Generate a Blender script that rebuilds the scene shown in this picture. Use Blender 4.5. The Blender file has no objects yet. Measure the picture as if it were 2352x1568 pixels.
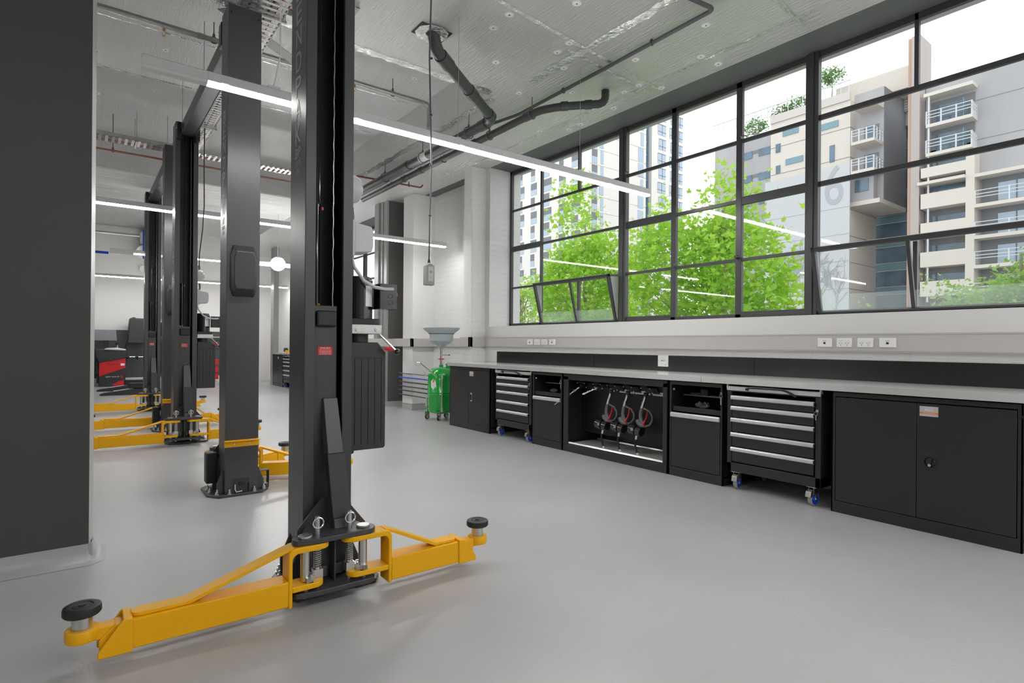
import bpy, bmesh, math, random
from mathutils import Vector, Matrix
PI=math.pi
C=bpy.context.scene.collection
SC=bpy.context.scene

# ------------------------------------------------------------------ materials
MATS={}
def mat(name,col,rough=.5,metal=0.,spec=.5,emit=None,es=0.,bump=None,noise=None,coat=0.,trans=None):
    m=bpy.data.materials.new(name); m.use_nodes=True
    nt=m.node_tree; b=nt.nodes['Principled BSDF']
    b.inputs['Base Color'].default_value=(*col,1); b.inputs['Roughness'].default_value=rough
    b.inputs['Metallic'].default_value=metal; b.inputs['Specular IOR Level'].default_value=spec
    if coat: b.inputs['Coat Weight'].default_value=coat; b.inputs['Coat Roughness'].default_value=.08
    if emit: b.inputs['Emission Color'].default_value=(*emit,1); b.inputs['Emission Strength'].default_value=es
    if noise or bump:
        tc=nt.nodes.new('ShaderNodeTexCoord')
    if noise:   # (scale, amount, stretch xyz)
        mp=nt.nodes.new('ShaderNodeMapping'); mp.inputs['Scale'].default_value=noise[2] if len(noise)>2 else (1,1,1)
        nz=nt.nodes.new('ShaderNodeTexNoise'); nz.inputs['Scale'].default_value=noise[0]; nz.inputs['Detail'].default_value=5
        rp=nt.nodes.new('ShaderNodeValToRGB'); a=noise[1]
        rp.color_ramp.elements[0].position=.3; rp.color_ramp.elements[1].position=.7
        rp.color_ramp.elements[0].color=(*[c*(1-a) for c in col],1); rp.color_ramp.elements[1].color=(*[min(1,c*(1+a)) for c in col],1)
        nt.links.new(tc.outputs['Object'],mp.inputs['Vector']); nt.links.new(mp.outputs[0],nz.inputs['Vector'])
        nt.links.new(nz.outputs['Fac'],rp.inputs[0]); nt.links.new(rp.outputs[0],b.inputs['Base Color'])
    if bump:    # (scale, strength, stretch, distance)
        mp=nt.nodes.new('ShaderNodeMapping'); mp.inputs['Scale'].default_value=bump[2] if len(bump)>2 else (1,1,1)
        nz=nt.nodes.new('ShaderNodeTexNoise'); nz.inputs['Scale'].default_value=bump[0]; nz.inputs['Detail'].default_value=4
        bp=nt.nodes.new('ShaderNodeBump'); bp.inputs['Strength'].default_value=bump[1]; bp.inputs['Distance'].default_value=bump[3] if len(bump)>3 else .01
        nt.links.new(tc.outputs['Object'],mp.inputs['Vector']); nt.links.new(mp.outputs[0],nz.inputs['Vector'])
        nt.links.new(nz.outputs['Fac'],bp.inputs['Height']); nt.links.new(bp.outputs[0],b.inputs['Normal'])
    MATS[name]=m; return m
def thin(name,col,gl,rough=.02,white=0.):
    m=bpy.data.materials.new(name); m.use_nodes=True; nt=m.node_tree; nt.nodes.clear()
    o=nt.nodes.new('ShaderNodeOutputMaterial'); t=nt.nodes.new('ShaderNodeBsdfTransparent'); t.inputs[0].default_value=(*col,1)
    g=nt.nodes.new('ShaderNodeBsdfGlossy'); g.inputs['Roughness'].default_value=rough
    lw=nt.nodes.new('ShaderNodeLayerWeight'); lw.inputs[0].default_value=.5; pw=nt.nodes.new('ShaderNodeMath'); pw.operation='POWER'; pw.inputs[1].default_value=5.
    f=nt.nodes.new('ShaderNodeMath'); f.operation='MULTIPLY_ADD'; f.inputs[1].default_value=.8; f.inputs[2].default_value=gl
    nt.links.new(lw.outputs['Facing'],pw.inputs[0]); nt.links.new(pw.outputs[0],f.inputs[0])
    x=nt.nodes.new('ShaderNodeMixShader'); nt.links.new(f.outputs[0],x.inputs[0]); nt.links.new(t.outputs[0],x.inputs[1]); nt.links.new(g.outputs[0],x.inputs[2])
    out=x
    if white:
        d=nt.nodes.new('ShaderNodeBsdfTranslucent'); d.inputs[0].default_value=(.9,.93,.92,1)
        y=nt.nodes.new('ShaderNodeMixShader'); y.inputs[0].default_value=white
        nt.links.new(x.outputs[0],y.inputs[1]); nt.links.new(d.outputs[0],y.inputs[2]); out=y
    nt.links.new(out.outputs[0],o.inputs[0]); MATS[name]=m; return m

mat('floor',(.41,.41,.415),.34,bump=(60,.25,(1,1,1),.004),noise=(1.1,.06,(1,1,1)),spec=.45)
mat('cove',(.40,.40,.405),.35,bump=(70,.3,(1,1,1),.004))
mat('wall_white',(.70,.695,.685),.6,bump=(9,.12,(1,1,1),.01))
mat('wall_dark',(.062,.062,.063),.5,bump=(40,.1,(1,1,1),.004))
mat('pier_dark',(.085,.083,.08),.5)
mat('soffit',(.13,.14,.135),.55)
mat('steel_grey',(.30,.295,.29),.4)
mat('concrete_soffit',(.74,.73,.72),.7,noise=(3,.13,(.4,5,1)))
mat('washer',(.88,.88,.87),.5)
mat('tape',(.82,.82,.81),.22,metal=.9,bump=(14,.9,(1,1,1),.03))
mat('charcoal',(.052,.052,.056),.36,bump=(300,.12,(1,1,1),.001),spec=.5)
mat('black',(.012,.012,.013),.35)
mat('rubber',(.012,.016,.017),.5,bump=(60,.15,(1,1,1),.002))
mat('gloss_black',(.010,.010,.011),.10,coat=.6)
mat('tank_black',(.030,.030,.032),.38)
mat('cabinet',(.022,.022,.024),.36,spec=.5,bump=(400,.08,(1,1,1),.0006))
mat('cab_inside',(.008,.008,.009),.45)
mat('yellow',(.86,.43,.002),.42,spec=.35)
mat('zinc',(.62,.62,.60),.28,metal=.95)
mat('chrome',(.80,.80,.80),.12,metal=1.)
mat('alu',(.62,.62,.63),.36,metal=.35)
mat('alu_cast',(.55,.55,.55),.4,metal=.7,bump=(20,.3,(1,1,1),.004))
mat('stainless',(.88,.88,.87),.26,metal=.6,noise=(2,.03,(1,.3,1)))
mat('splash',(.018,.018,.019),.24)
mat('red',(.62,.012,.018),.35)
mat('white',(.78,.78,.78),.4)
mat('label_grey',(.50,.50,.50),.4)
mat('letter',(.36,.36,.36),.45)
mat('orange',(.85,.22,.02),.4)
mat('brass',(.60,.36,.12),.3,metal=.9)
mat('copper',(.24,.085,.055),.4,metal=.3)
mat('galv',(.50,.50,.49),.32,metal=.85,noise=(8,.15))
mat('hdpe',(.040,.044,.042),.33)
mat('conduit_black',(.035,.035,.035),.4)
mat('plastic_grey',(.33,.335,.33),.45)
mat('plastic_light',(.55,.555,.56),.4)
mat('grip_grey',(.13,.13,.135),.4)
mat('cable_white',(.72,.72,.72),.5)
mat('cable_dark',(.10,.10,.11),.5)
mat('green',(.008,.36,.045),.16,coat=.5)
mat('funnel',(.46,.52,.55),.3)
mat('blue',(.012,.07,.60),.35)
mat('wheel_grey',(.35,.35,.34),.5)
mat('trunking',(.50,.485,.475),.4)
mat('fixture',(.66,.66,.655),.45)
mat('diffuser_off',(.70,.70,.69),.4)
mat('led',(1,1,1),.5,emit=(1,.985,.96),es=64)
mat('flood_led',(1,1,1),.5,emit=(1,1,1),es=60)
mat('frame',(.050,.050,.054),.38)
mat('frame_light',(.34,.36,.36),.45)
mat('lintel',(.55,.56,.55),.6)
mat('screen',(.20,.21,.23),.35)
mat('dark_red',(.45,.01,.012),.4)
# outside
mat('tower_white',(.80,.775,.73),.8,noise=(.15,.02))
mat('tower_glass',(.40,.50,.62),.12,spec=.8)
mat('concrete_grey',(.42,.42,.435),.8,noise=(.25,.10,(1,1,.25)))
mat('concrete_cream',(.68,.635,.575),.8,noise=(.2,.03))
mat('concrete_tan',(.60,.57,.545),.8,noise=(.2,.04))
mat('brown_fin',(.52,.36,.29),.8,noise=(.3,.08,(1,1,.2)))
mat('brown_fin_side',(.47,.42,.40),.8,noise=(.3,.06,(1,1,.2)))
mat('glass_blue',(.10,.17,.24),.12,spec=.8,noise=(.6,.25))
mat('glass_teal',(.16,.30,.36),.15,spec=.8)
mat('recess',(.20,.21,.225),.7)
mat('rail',(.62,.65,.67),.4)
mat('banner',(.56,.58,.60),.7)
mat('banner_ink',(.42,.44,.47),.7)
mat('joint',(.30,.28,.27),.8)
mat('bark',(.36,.31,.25),.8,noise=(6,.3))
mat('ground',(.30,.30,.29),.9)
def leafmat(n,col,tr):
    m=bpy.data.materials.new(n); m.use_nodes=True; nt=m.node_tree; nt.nodes.clear()
    o=nt.nodes.new('ShaderNodeOutputMaterial'); d=nt.nodes.new('ShaderNodeBsdfDiffuse'); t=nt.nodes.new('ShaderNodeBsdfTranslucent')
    g=nt.nodes.new('ShaderNodeObjectInfo'); tc=nt.nodes.new('ShaderNodeTexCoord'); nz=nt.nodes.new('ShaderNodeTexNoise'); nz.inputs['Scale'].default_value=2.2; nz.inputs['Detail'].default_value=3
    rp=nt.nodes.new('ShaderNodeValToRGB'); rp.color_ramp.elements[0].position=.35; rp.color_ramp.elements[1].position=.65
    rp.color_ramp.elements[0].color=(*[c*.62 for c in col],1); rp.color_ramp.elements[1].color=(*col,1)
    nt.links.new(tc.outputs['Object'],nz.inputs['Vector']); nt.links.new(nz.outputs['Fac'],rp.inputs[0]); nt.links.new(rp.outputs[0],d.inputs[0])
    t.inputs[0].default_value=(*tr,1); x=nt.nodes.new('ShaderNodeMixShader'); x.inputs[0].default_value=.5
    nt.links.new(d.outputs[0],x.inputs[1]); nt.links.new(t.outputs[0],x.inputs[2]); nt.links.new(x.outputs[0],o.inputs[0]); MATS[n]=m
leafmat('leaf',(.36,.62,.10),(.56,.84,.12)); leafmat('leaf_pale',(.30,.50,.14),(.45,.66,.2)); leafmat('leaf_far',(.16,.30,.12),(.22,.38,.12))
thin('glass',(.97,.985,.978),.045); thin('glass_frost',(.93,.96,.95),.04,.1,white=.20)

# foil ceiling: crinkled reflective foil with tape-free sheets
def foil():
    m=mat('foil',(.86,.86,.855),.28,metal=.92); nt=m.node_tree; b=nt.nodes['Principled BSDF']
    tc=nt.nodes.new('ShaderNodeTexCoord')
    mp=nt.nodes.new('ShaderNodeMapping'); mp.inputs['Rotation'].default_value=(0,0,-.10); mp.inputs['Scale'].default_value=(8.5,.9,1)
    n1=nt.nodes.new('ShaderNodeTexNoise'); n1.inputs['Scale'].default_value=6.; n1.inputs['Detail'].default_value=7; n1.inputs['Roughness'].default_value=.68
    mp2=nt.nodes.new('ShaderNodeMapping'); mp2.inputs['Scale'].default_value=(7,7,7)
    n2=nt.nodes.new('ShaderNodeTexNoise'); n2.inputs['Scale'].default_value=.35; n2.inputs['Detail'].default_value=2
    bp=nt.nodes.new('ShaderNodeBump'); bp.inputs['Strength'].default_value=.95; bp.inputs['Distance'].default_value=.040
    mx=nt.nodes.new('ShaderNodeMath'); mx.operation='MULTIPLY_ADD'; mx.inputs[1].default_value=2.0
    L=nt.links.new; L(tc.outputs['Object'],mp.inputs[0]); L(mp.outputs[0],n1.inputs['Vector']); L(tc.outputs['Object'],n2.inputs['Vector'])
    L(n2.outputs['Fac'],mx.inputs[0]); L(n1.outputs['Fac'],mx.inputs[2]); L(mx.outputs[0],bp.inputs['Height']); L(bp.outputs[0],b.inputs['Normal'])
foil()
# painted brick
def brick():
    m=mat('brick_white',(.72,.72,.71),.55); nt=m.node_tree; b=nt.nodes['Principled BSDF']
    tc=nt.nodes.new('ShaderNodeTexCoord'); sx=nt.nodes.new('ShaderNodeSeparateXYZ'); ad=nt.nodes.new('ShaderNodeMath'); cb=nt.nodes.new('ShaderNodeCombineXYZ')
    br=nt.nodes.new('ShaderNodeTexBrick'); br.inputs['Scale'].default_value=1; br.inputs['Brick Width'].default_value=.24; br.inputs['Row Height'].default_value=.086; br.inputs['Mortar Size'].default_value=.007; br.inputs['Mortar Smooth'].default_value=.4
    br.inputs['Color1'].default_value=(1,1,1,1); br.inputs['Color2'].default_value=(.9,.9,.9,1); br.inputs['Mortar'].default_value=(0,0,0,1)
    bp=nt.nodes.new('ShaderNodeBump'); bp.inputs['Strength'].default_value=.55; bp.inputs['Distance'].default_value=.006
    L=nt.links.new; L(tc.outputs['Object'],sx.inputs[0]); L(sx.outputs[0],ad.inputs[0]); L(sx.outputs[1],ad.inputs[1]); L(ad.outputs[0],cb.inputs[0]); L(sx.outputs[2],cb.inputs[1])
    L(cb.outputs[0],br.inputs['Vector']); L(br.outputs['Color'],bp.inputs['Height']); L(bp.outputs[0],b.inputs['Normal'])
brick()

# ------------------------------------------------------------------ mesh builder
FONT={}
class MB:
    def __init__(s): s.bm=bmesh.new(); s.mi=0; s.M=Matrix.Identity(4)
    def _add(s,vs,fs):
        v=[s.bm.verts.new(s.M@Vector(p)) for p in vs]
        for f in fs:
            try:
                q=s.bm.faces.new([v[i] for i in f]); q.material_index=s.mi
            except ValueError: pass
        return s
    def box(s,x0,x1,y0,y1,z0,z1):
        x0,x1=min(x0,x1),max(x0,x1); y0,y1=min(y0,y1),max(y0,y1); z0,z1=min(z0,z1),max(z0,z1)
        return s._add([(x0,y0,z0),(x1,y0,z0),(x1,y1,z0),(x0,y1,z0),(x0,y0,z1),(x1,y0,z1),(x1,y1,z1),(x0,y1,z1)],
            [(3,2,1,0),(4,5,6,7),(0,1,5,4),(1,2,6,5),(2,3,7,6),(3,0,4,7)])
    def prism(s,pts,ax,d0,d1):      # polygon pts in the two other axes (cyclic order), extruded along ax
        n=len(pts)
        def P(a,b,d): return {'x':(d,a,b),'y':(a,d,b),'z':(a,b,d)}[ax]
        vs=[P(a,b,d0) for a,b in pts]+[P(a,b,d1) for a,b in pts]
        return s._add(vs,[tuple(range(n-1,-1,-1)),tuple(range(n,2*n))]+[(i,(i+1)%n,(i+1)%n+n,i+n) for i in range(n)])
    def cyl(s,p,q,r,n=16,r2=None,caps=True):
        p=Vector(p);q=Vector(q); r2=r if r2 is None else r2; d=(q-p).normalized()
        a=d.orthogonal().normalized(); b=d.cross(a); vs=[]
        for c,rr in((p,r),(q,r2)):
            for i in range(n): t=2*PI*i/n; vs.append(c+a*math.cos(t)*rr+b*math.sin(t)*rr)
        fs=[(i,(i+1)%n,(i+1)%n+n,i+n) for i in range(n)]
        if caps: fs+=[tuple(range(n-1,-1,-1)),tuple(range(n,2*n))]
        return s._add(vs,fs)
    def tube(s,pts,r,n=8,closed=False,flat=None):
        P=[Vector(p) for p in pts]; m=len(P); vs=[]; up=None
        for i in range(m):
            if closed: d=(P[(i+1)%m]-P[i-1])
            else: d=P[min(i+1,m-1)]-P[max(i-1,0)]
            d.normalize()
            if up is None: a=d.orthogonal().normalized()
            else:
                a=up-d*up.dot(d); a=a.normalized() if a.length>1e-6 else d.orthogonal().normalized()
            up=a; b=d.cross(a); rr=r[i] if isinstance(r,(list,tuple)) else r
            for k in range(n):
                t=2*PI*k/n; vs.append(P[i]+a*math.cos(t)*rr+b*math.sin(t)*rr)
        fs=[]
        for i in range(m if closed else m-1):
            j=(i+1)%m
            for k in range(n): k2=(k+1)%n; fs.append((i*n+k,i*n+k2,j*n+k2,j*n+k))
        if not closed: fs+=[tuple(range(n-1,-1,-1)),tuple(range((m-1)*n,m*n))]
        return s._add(vs,fs)
    def lathe(s,c,prof,n=24,a0=0,a1=2*PI):
        c=Vector(c); full=abs(a1-a0-2*PI)<1e-6; vs=[]; m=len(prof); k=n if full else n+1
        for i in range(k):
            t=a0+(a1-a0)*i/n
            for r,z in prof: vs.append(c+Vector((r*math.cos(t),r*math.sin(t),z)))
        fs=[]
        for i in range(n):
            j=(i+1)%k
            for q in range(m-1): fs.append((i*m+q,j*m+q,j*m+q+1,i*m+q+1))
        s._add(vs,fs)
        return s
    def text(s,t,h,M,width=None,ext=.0006,font=None,shear=0,depth_axis=None):
        cu=bpy.data.curves.new('t','FONT'); cu.body=t; cu.extrude=ext; cu.align_x='CENTER'; cu.align_y='CENTER'; cu.offset=.0; cu.shear=shear
        ob=bpy.data.objects.new('t',cu); C.objects.link(ob)
        dg=bpy.context.evaluated_depsgraph_get(); me=bpy.data.meshes.new_from_object(ob.evaluated_get(dg))
        xs=[v.co.x for v in me.vertices]; ys=[v.co.y for v in me.vertices]
        if xs:
            cx=(min(xs)+max(xs))/2; cy=(min(ys)+max(ys))/2; sy=h/(max(ys)-min(ys)); sx=sy if width is None else width/(max(xs)-min(xs))
            vs=[M@Vector(((v.co.x-cx)*sx,(v.co.y-cy)*sy,v.co.z)) for v in me.vertices]
            s._add(vs,[tuple(p.vertices) for p in me.polygons])
        bpy.data.objects.remove(ob); bpy.data.curves.remove(cu); bpy.data.meshes.remove(me)
        return s
    def build(s,name,mats,parent=None,bevel=0,seg=2,angle=35,label=None,origin=False):
        if not isinstance(mats,(list,tuple)): mats=[mats]
        bm=s.bm
        bmesh.ops.recalc_face_normals(bm,faces=bm.faces)
        off=Vector((0,0,0))
        if (parent is None or origin) and bm.verts:
            xs=[v.co.x for v in bm.verts]; ys=[v.co.y for v in bm.verts]; zs=[v.co.z for v in bm.verts]
            off=Vector(((min(xs)+max(xs))/2,(min(ys)+max(ys))/2,min(zs)))
            for v in bm.verts: v.co-=off
        me=bpy.data.meshes.new(name); bm.to_mesh(me); bm.free()
        for m in mats: me.materials.append(MATS[m])
        me.shade_smooth(); me.set_sharp_from_angle(angle=math.radians(angle))
        o=bpy.data.objects.new(name,me); C.objects.link(o); o.location=off
        if parent: o.parent=parent
        if bevel:
            b=o.modifiers.new('bevel','BEVEL'); b.width=bevel; b.segments=seg; b.limit_method='ANGLE'; b.angle_limit=math.radians(40); b.harden_normals=False
        if label: o['label']=label
        return o
def face_M(face,o):
    o=Vector(o)
    X,Y,Z={'-x':((0,-1,0),(0,0,1),(-1,0,0)),'-y':((1,0,0),(0,0,1),(0,-1,0)),'+x':((0,1,0),(0,0,1),(1,0,0)),'+y':((-1,0,0),(0,0,1),(0,1,0))}[face]
    return Matrix.Translation(o)@Matrix((X,Y,Z)).transposed().to_4x4()
def thing(name,label,cat,loc=(0,0,0),rz=0,group=None):
    o=bpy.data.objects.new(name,None); C.objects.link(o); o.location=loc; o.rotation_euler=(0,0,rz); o.empty_display_size=.1
    o['label']=label; o['category']=cat
    if group: o['group']=group
    return o
def tag(o,label,cat,group=None,kind=None):
    o['label']=label; o['category']=cat
    if group: o['group']=group
    if kind: o['kind']=kind
    return o
def struct(o,label=None):
    o['kind']='structure'
    if label: o['label']=label
    return o
def kids(o): return [c for c in bpy.data.objects if c.parent==o]
def dup(o,loc=None,rz=None,label=None,parent=None,group=None):
    c=o.copy(); C.objects.link(c)
    if parent: c.parent=parent
    for k in CH.get(o.name,[]): pass
    for k in [q for q in list(C.objects) if q.parent==o]: dup(k,parent=c)
    if loc is not None: c.location=loc
    if rz is not None: c.rotation_euler=(0,0,rz)
    if label: c['label']=label
    if group: c['group']=group
    return c
CH={}
def bend(pts,r,k=6):        # round the corners of a polyline
    P=[Vector(p) for p in pts]; out=[P[0]]
    for i in range(1,len(P)-1):
        a=(P[i-1]-P[i]); b=(P[i+1]-P[i]); rr=min(r,a.length*.49,b.length*.49); a.normalize(); b.normalize()
        p0=P[i]+a*rr; p1=P[i]+b*rr
        for j in range(k+1):
            t=j/k; out.append(p0*(1-t)**2+P[i]*2*t*(1-t)+p1*t*t)
    out.append(P[-1]); return out

# ------------------------------------------------------------------ room shell
ZC=3.95; ZH=4.42; XI=5.05; XO=5.46
m=MB(); m.box(-7,XI+.6,-7,19.6,-.15,0); struct(m.build('floor','floor'),'light grey coated workshop floor')
m=MB()   # ceiling: lower slab, raised bays, side faces
m.box(-7,XI,-7,5.10,ZC,ZC+.1)
m.box(3.62,XI,5.10,19.2,ZC,ZC+.1)
m.box(-7,3.62,11.05,13.4,ZC,ZC+.1)
m.box(-7,3.62,5.10,11.05,ZH,ZH+.1); m.box(-7,3.62,13.4,19.2,ZH,ZH+.1)
m.box(3.62,3.72,5.0,19.2,ZC+.1,ZH+.1); m.box(-7,3.72,5.0,5.10,ZC+.1,ZH+.1); m.box(-7,3.72,11.05,11.15,ZC+.1,ZH+.1); m.box(-7,3.72,13.3,13.4,ZC+.1,ZH+.1)
cb=m.build('ceiling','foil'); struct(cb,'ceiling lined with silver insulation foil')
m=MB(); m.box(-7,3.6,11.08,13.38,ZC-.012,ZC-.001); struct(m.build('trim_1','concrete_soffit'),'pale streaky underside of the cross beam')
# foil tape seams
m=MB(); rnd=random.Random(3)
def seam(x0,y0,x1,y1,z,w=.03,face='down'):
    n=int(math.hypot(x1-x0,y1-y0)/.08)+2
    d=Vector((x1-x0,y1-y0,0)).normalized(); s_=Vector((-d.y,d.x,0)); vs=[]; fs=[]
    for i in range(n):
        t=i/(n-1); c=Vector((x0+(x1-x0)*t,y0+(y1-y0)*t,z)); a=rnd.uniform(.7,1.3)*w; b=rnd.uniform(.7,1.3)*w; h=rnd.uniform(.002,.010)
        vs+=[c-s_*a-Vector((0,0,.001)),c-Vector((0,0,h)),c+s_*b-Vector((0,0,.001))]
    for i in range(n-1):
        fs+=[(3*i,3*i+1,3*i+4,3*i+3),(3*i+1,3*i+2,3*i+5,3*i+4)]
    m._add(vs,fs)
seam(-2,5.08,3.55,5.08,ZC,.05); seam(3.66,5.2,3.66,12,ZC,.05); seam(1.2,3.55,5.0,3.9,ZC,.02); seam(3.72,.3,3.72,4.6,ZC,.05); seam(4.75,2.2,4.75,7.2,ZC,.018)
seam(-.6,8.2,3.5,8.2,ZH,.02); seam(-.6,6.9,3.5,6.9,ZH,.015); seam(3.58,3.9,4.9,4.0,ZC,.02); seam(2.5,2.2,4.9,2.35,ZC,.02)
struct(m.build('trim_2','tape'),'crinkled silver tape over the foil joints')
# dark soffit over the window recess, pale lintel outside
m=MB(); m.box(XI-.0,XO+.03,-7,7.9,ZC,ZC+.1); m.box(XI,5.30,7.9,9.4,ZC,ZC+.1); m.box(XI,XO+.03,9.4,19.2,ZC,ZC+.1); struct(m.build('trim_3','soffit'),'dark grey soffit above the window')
m=MB(); m.box(XO+.04,5.70,-7,19.2,3.962,4.6); struct(m.build('trim_4','lintel'),'pale lintel outside the window head')
# right wall
m=MB()
def lower(y0,y1): m.mi=0; m.prism([(XI,0),(5.65,0),(5.65,1.25),(XI,1.25)],'y',y0,y1); m.mi=1; m.prism([(XI,1.25),(5.65,1.25),(5.65,1.47),(XO,1.505),(XI,1.482)],'y',y0,y1); m.mi=0
lower(-7,7.22); m.box(XI,5.65,7.22,7.54,0,ZC)
m.box(5.25,5.65,7.54,9.3,0,ZC); m.box(5.28,5.65,9.7,10.95,0,ZC); lower(10.95,16.9); m.box(XI,5.65,16.9,19.2,0,ZC)
struct(m.build('wall_right',['brick_white','wall_white']),'white painted brick wall under and beside the windows')
m=MB(); m.box(4.78,XI,7.32,7.54,0,ZC); struct(m.build('wall_pier','brick_white',bevel=.004),'white brick pier beside the window recess')
m=MB(); m.box(4.81,5.65,9.3,9.7,.1,ZC); struct(m.build('wall_alcove','wall_white',bevel=.01),'pale return wall of the alcove')
# built-up steel column beside the far window
m=MB(); m.box(4.66,5.03,10.1,10.12,.1,ZC); m.box(4.66,4.68,10.12,10.6,.1,ZC); m.box(4.64,4.69,10.26,10.30,.1,ZC); m.box(4.63,4.69,10.42,10.6,.1,ZC); m.mi=1; m.box(4.70,5.02,10.095,10.099,.1,ZC)
struct(m.build('trim_5',['steel_grey','pier_dark']),'dark faced steel column beside the far window')
# left partition, corner bead, second pier, far wall, hidden walls behind the camera
m=MB(); m.prism([(-7,3.85),(.043,3.85),(.062,3.98),(.062,4.12),(-7,4.12)],'z',.1,ZH+.02); struct(m.build('wall_left','wall_dark'),'dark grey painted partition at the left')
m=MB(); m.prism([(.0435,3.85),(.0455,3.85),(.064,3.98),(.064,4.12),(.0625,4.12),(.0625,3.98)],'z',.1,ZC); struct(m.build('trim_6','trunking'),'pale corner of the dark partition')
m=MB(); m.box(-7,.185,13.15,13.45,.1,ZC-.013); struct(m.build('wall_divider','wall_dark'),'dark partition further down the workshop')
m=MB(); m.box(-7,5.65,19.2,19.5,0,ZH+.1); m.box(-7.2,-7,-7,19.5,0,ZH+.1); struct(m.build('wall_back','wall_white'),'off-white back wall')
m=MB(); m.box(-7,5.65,-7.2,-7,0,ZC); struct(m.build('wall_front','wall_white'),'wall behind the camera')
m=MB(); m.box(-7,4.42,19.17,19.199,.2,1.53); struct(m.build('trim_7','wall_dark'),'dark grey dado along the back wall')
m=MB(); m.box(-7,4.6,19.14,19.199,0,.2); struct(m.build('baseboard_back','wall_white'),'white skirting of the back wall')
m=MB(); m.box(4.40,4.54,17.05,17.35,0,ZC); struct(m.build('trim_8','steel_grey'),'grey post near the back wall')
# coved skirtings
def cove(path,name,label,r=.055,h=.1):
    # path: list of (x,y) of the wall foot with room on the left-hand side of travel
    m=MB(); pr=[(0,h),(.004,h)]+[(.004+ (r-.004)*(1-math.cos(t*PI/2/5)), .004+(h*.62)*(1-math.sin(t*PI/2/5))) for t in range(6)]+[(r+.01,.0015),(0,.0)]
    P=[Vector((a,b,0)) for a,b in path]; nrm=[]
    for i in range(len(P)):
        ds=[]
        if i>0: ds.append((P[i]-P[i-1]).normalized())
        if i<len(P)-1: ds.append((P[i+1]-P[i]).normalized())
        ns=[Vector((-d.y,d.x,0)) for d in ds]
        n=sum(ns,Vector((0,0,0))); n.normalize(); n=n/max(.5,n.dot(ns[0])); nrm.append(n)
    k=len(pr); vs=[P[i]+nrm[i]*a+Vector((0,0,z)) for i in range(len(P)) for a,z in pr]
    fs=[(i*k+j,i*k+j+1,(i+1)*k+j+1,(i+1)*k+j) for i in range(len(P)-1) for j in range(k-1)]
    m._add(vs,fs); o=m.build(name,'cove',angle=60); return struct(o,label)
def arcp(cx,cy,r,a0,a1,n=8): return [(cx+r*math.cos(math.radians(a0+(a1-a0)*i/n)),cy+r*math.sin(math.radians(a0+(a1-a0)*i/n))) for i in range(n+1)]
cove([(.063,4.12),(.063,3.99),(.05,3.87),(.04,3.851),(-7,3.85)][::1][::-1][::-1] and [(-7,3.85),(.03,3.85),(.052,3.87),(.063,3.99),(.063,4.12)][::-1],'baseboard_left','grey coved skirting of the left partition')
cove([(.185,13.45),(.185,13.15),(-7,13.15)],'baseboard_divider','grey coved skirting of the far partition')
cove([(4.80,9.7),(4.80,9.29),(5.25,9.29)][::-1][::-1] and [(5.25,9.3),(4.81,9.3),(4.81,9.7)][::-1],'baseboard_alcove','grey coved skirting in the alcove')
m=MB(); m.box(4.81,5.65,9.3,9.7,0,.1); m.box(4.64,5.03,10.1,10.6,0,.1); m.box(-7,.06,3.855,4.12,0,.1); m.box(-7,.183,13.155,13.45,0,.1); struct(m.build('baseboard_right','cove'),'grey skirting under the column and return wall')

# ------------------------------------------------------------------ windows
ZR=[3.332,2.715,2.103]
def window(name,label,ys,heavy,shorts,hops,y0,y1,zt=3.95,zb=1.505):
    w=bpy.data.objects.new(name,None); C.objects.link(w); w['kind']='structure'; w['label']=label; w.location=(XO,(y0+y1)/2,zb)
    off=Vector((XO,(y0+y1)/2,zb)); T=Matrix.Translation(-off)
    f=MB(); f.M=T; a,b=XO-.02,XO+.025
    f.box(a,b,y0,y1,zt-.06,zt); f.box(a,b,y0,y1,zb,zb+.035); f.box(a,b,y1-.07,y1,zb,zt); f.box(a,b,y0,y0+.07,zb,zt)
    for y in heavy: f.box(a-.02,b,y-.058,y+.058,zb,zt); f.box(a-.032,a-.02,y-.02,y+.02,zb,zt)
    for y in ys: f.box(a,b,y-.033,y+.033,zb,zt)
    for y,z0,z1 in shorts: f.box(a,b,y-.016,y+.016,z0,z1)
    f.build('frame','frame',w,bevel=.004)
    r=MB(); r.M=T
    ed=sorted([y0]+list(heavy)+list(ys)+[y1])
    hv=sorted([y0]+list(heavy)+[y1])
    for i in range(len(hv)-1):
        for k,z in enumerate(ZR):
            h=.017
            r.box(a+.004,b,hv[i]+.03,hv[i+1]-.03,z-h,z+h)
    return w,T,f
def glazing(w,T,y0,y1,zb,zt,name='glass'):
    g=MB(); g.M=T; g._add([(XO+.004,y0,zb),(XO+.004,y1,zb),(XO+.004,y1,zt),(XO+.004,y0,zt)],[(0,1,2,3)]); g.build(name,'glass',w)
def rails(w,T,segs):
    r=MB(); r.M=T
    for y0,y1,z,h in segs: r.box(XO-.016,XO+.02,y0,y1,z-h,z+h)
    r.build('glazing_bar','frame',w,bevel=.003)
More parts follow.
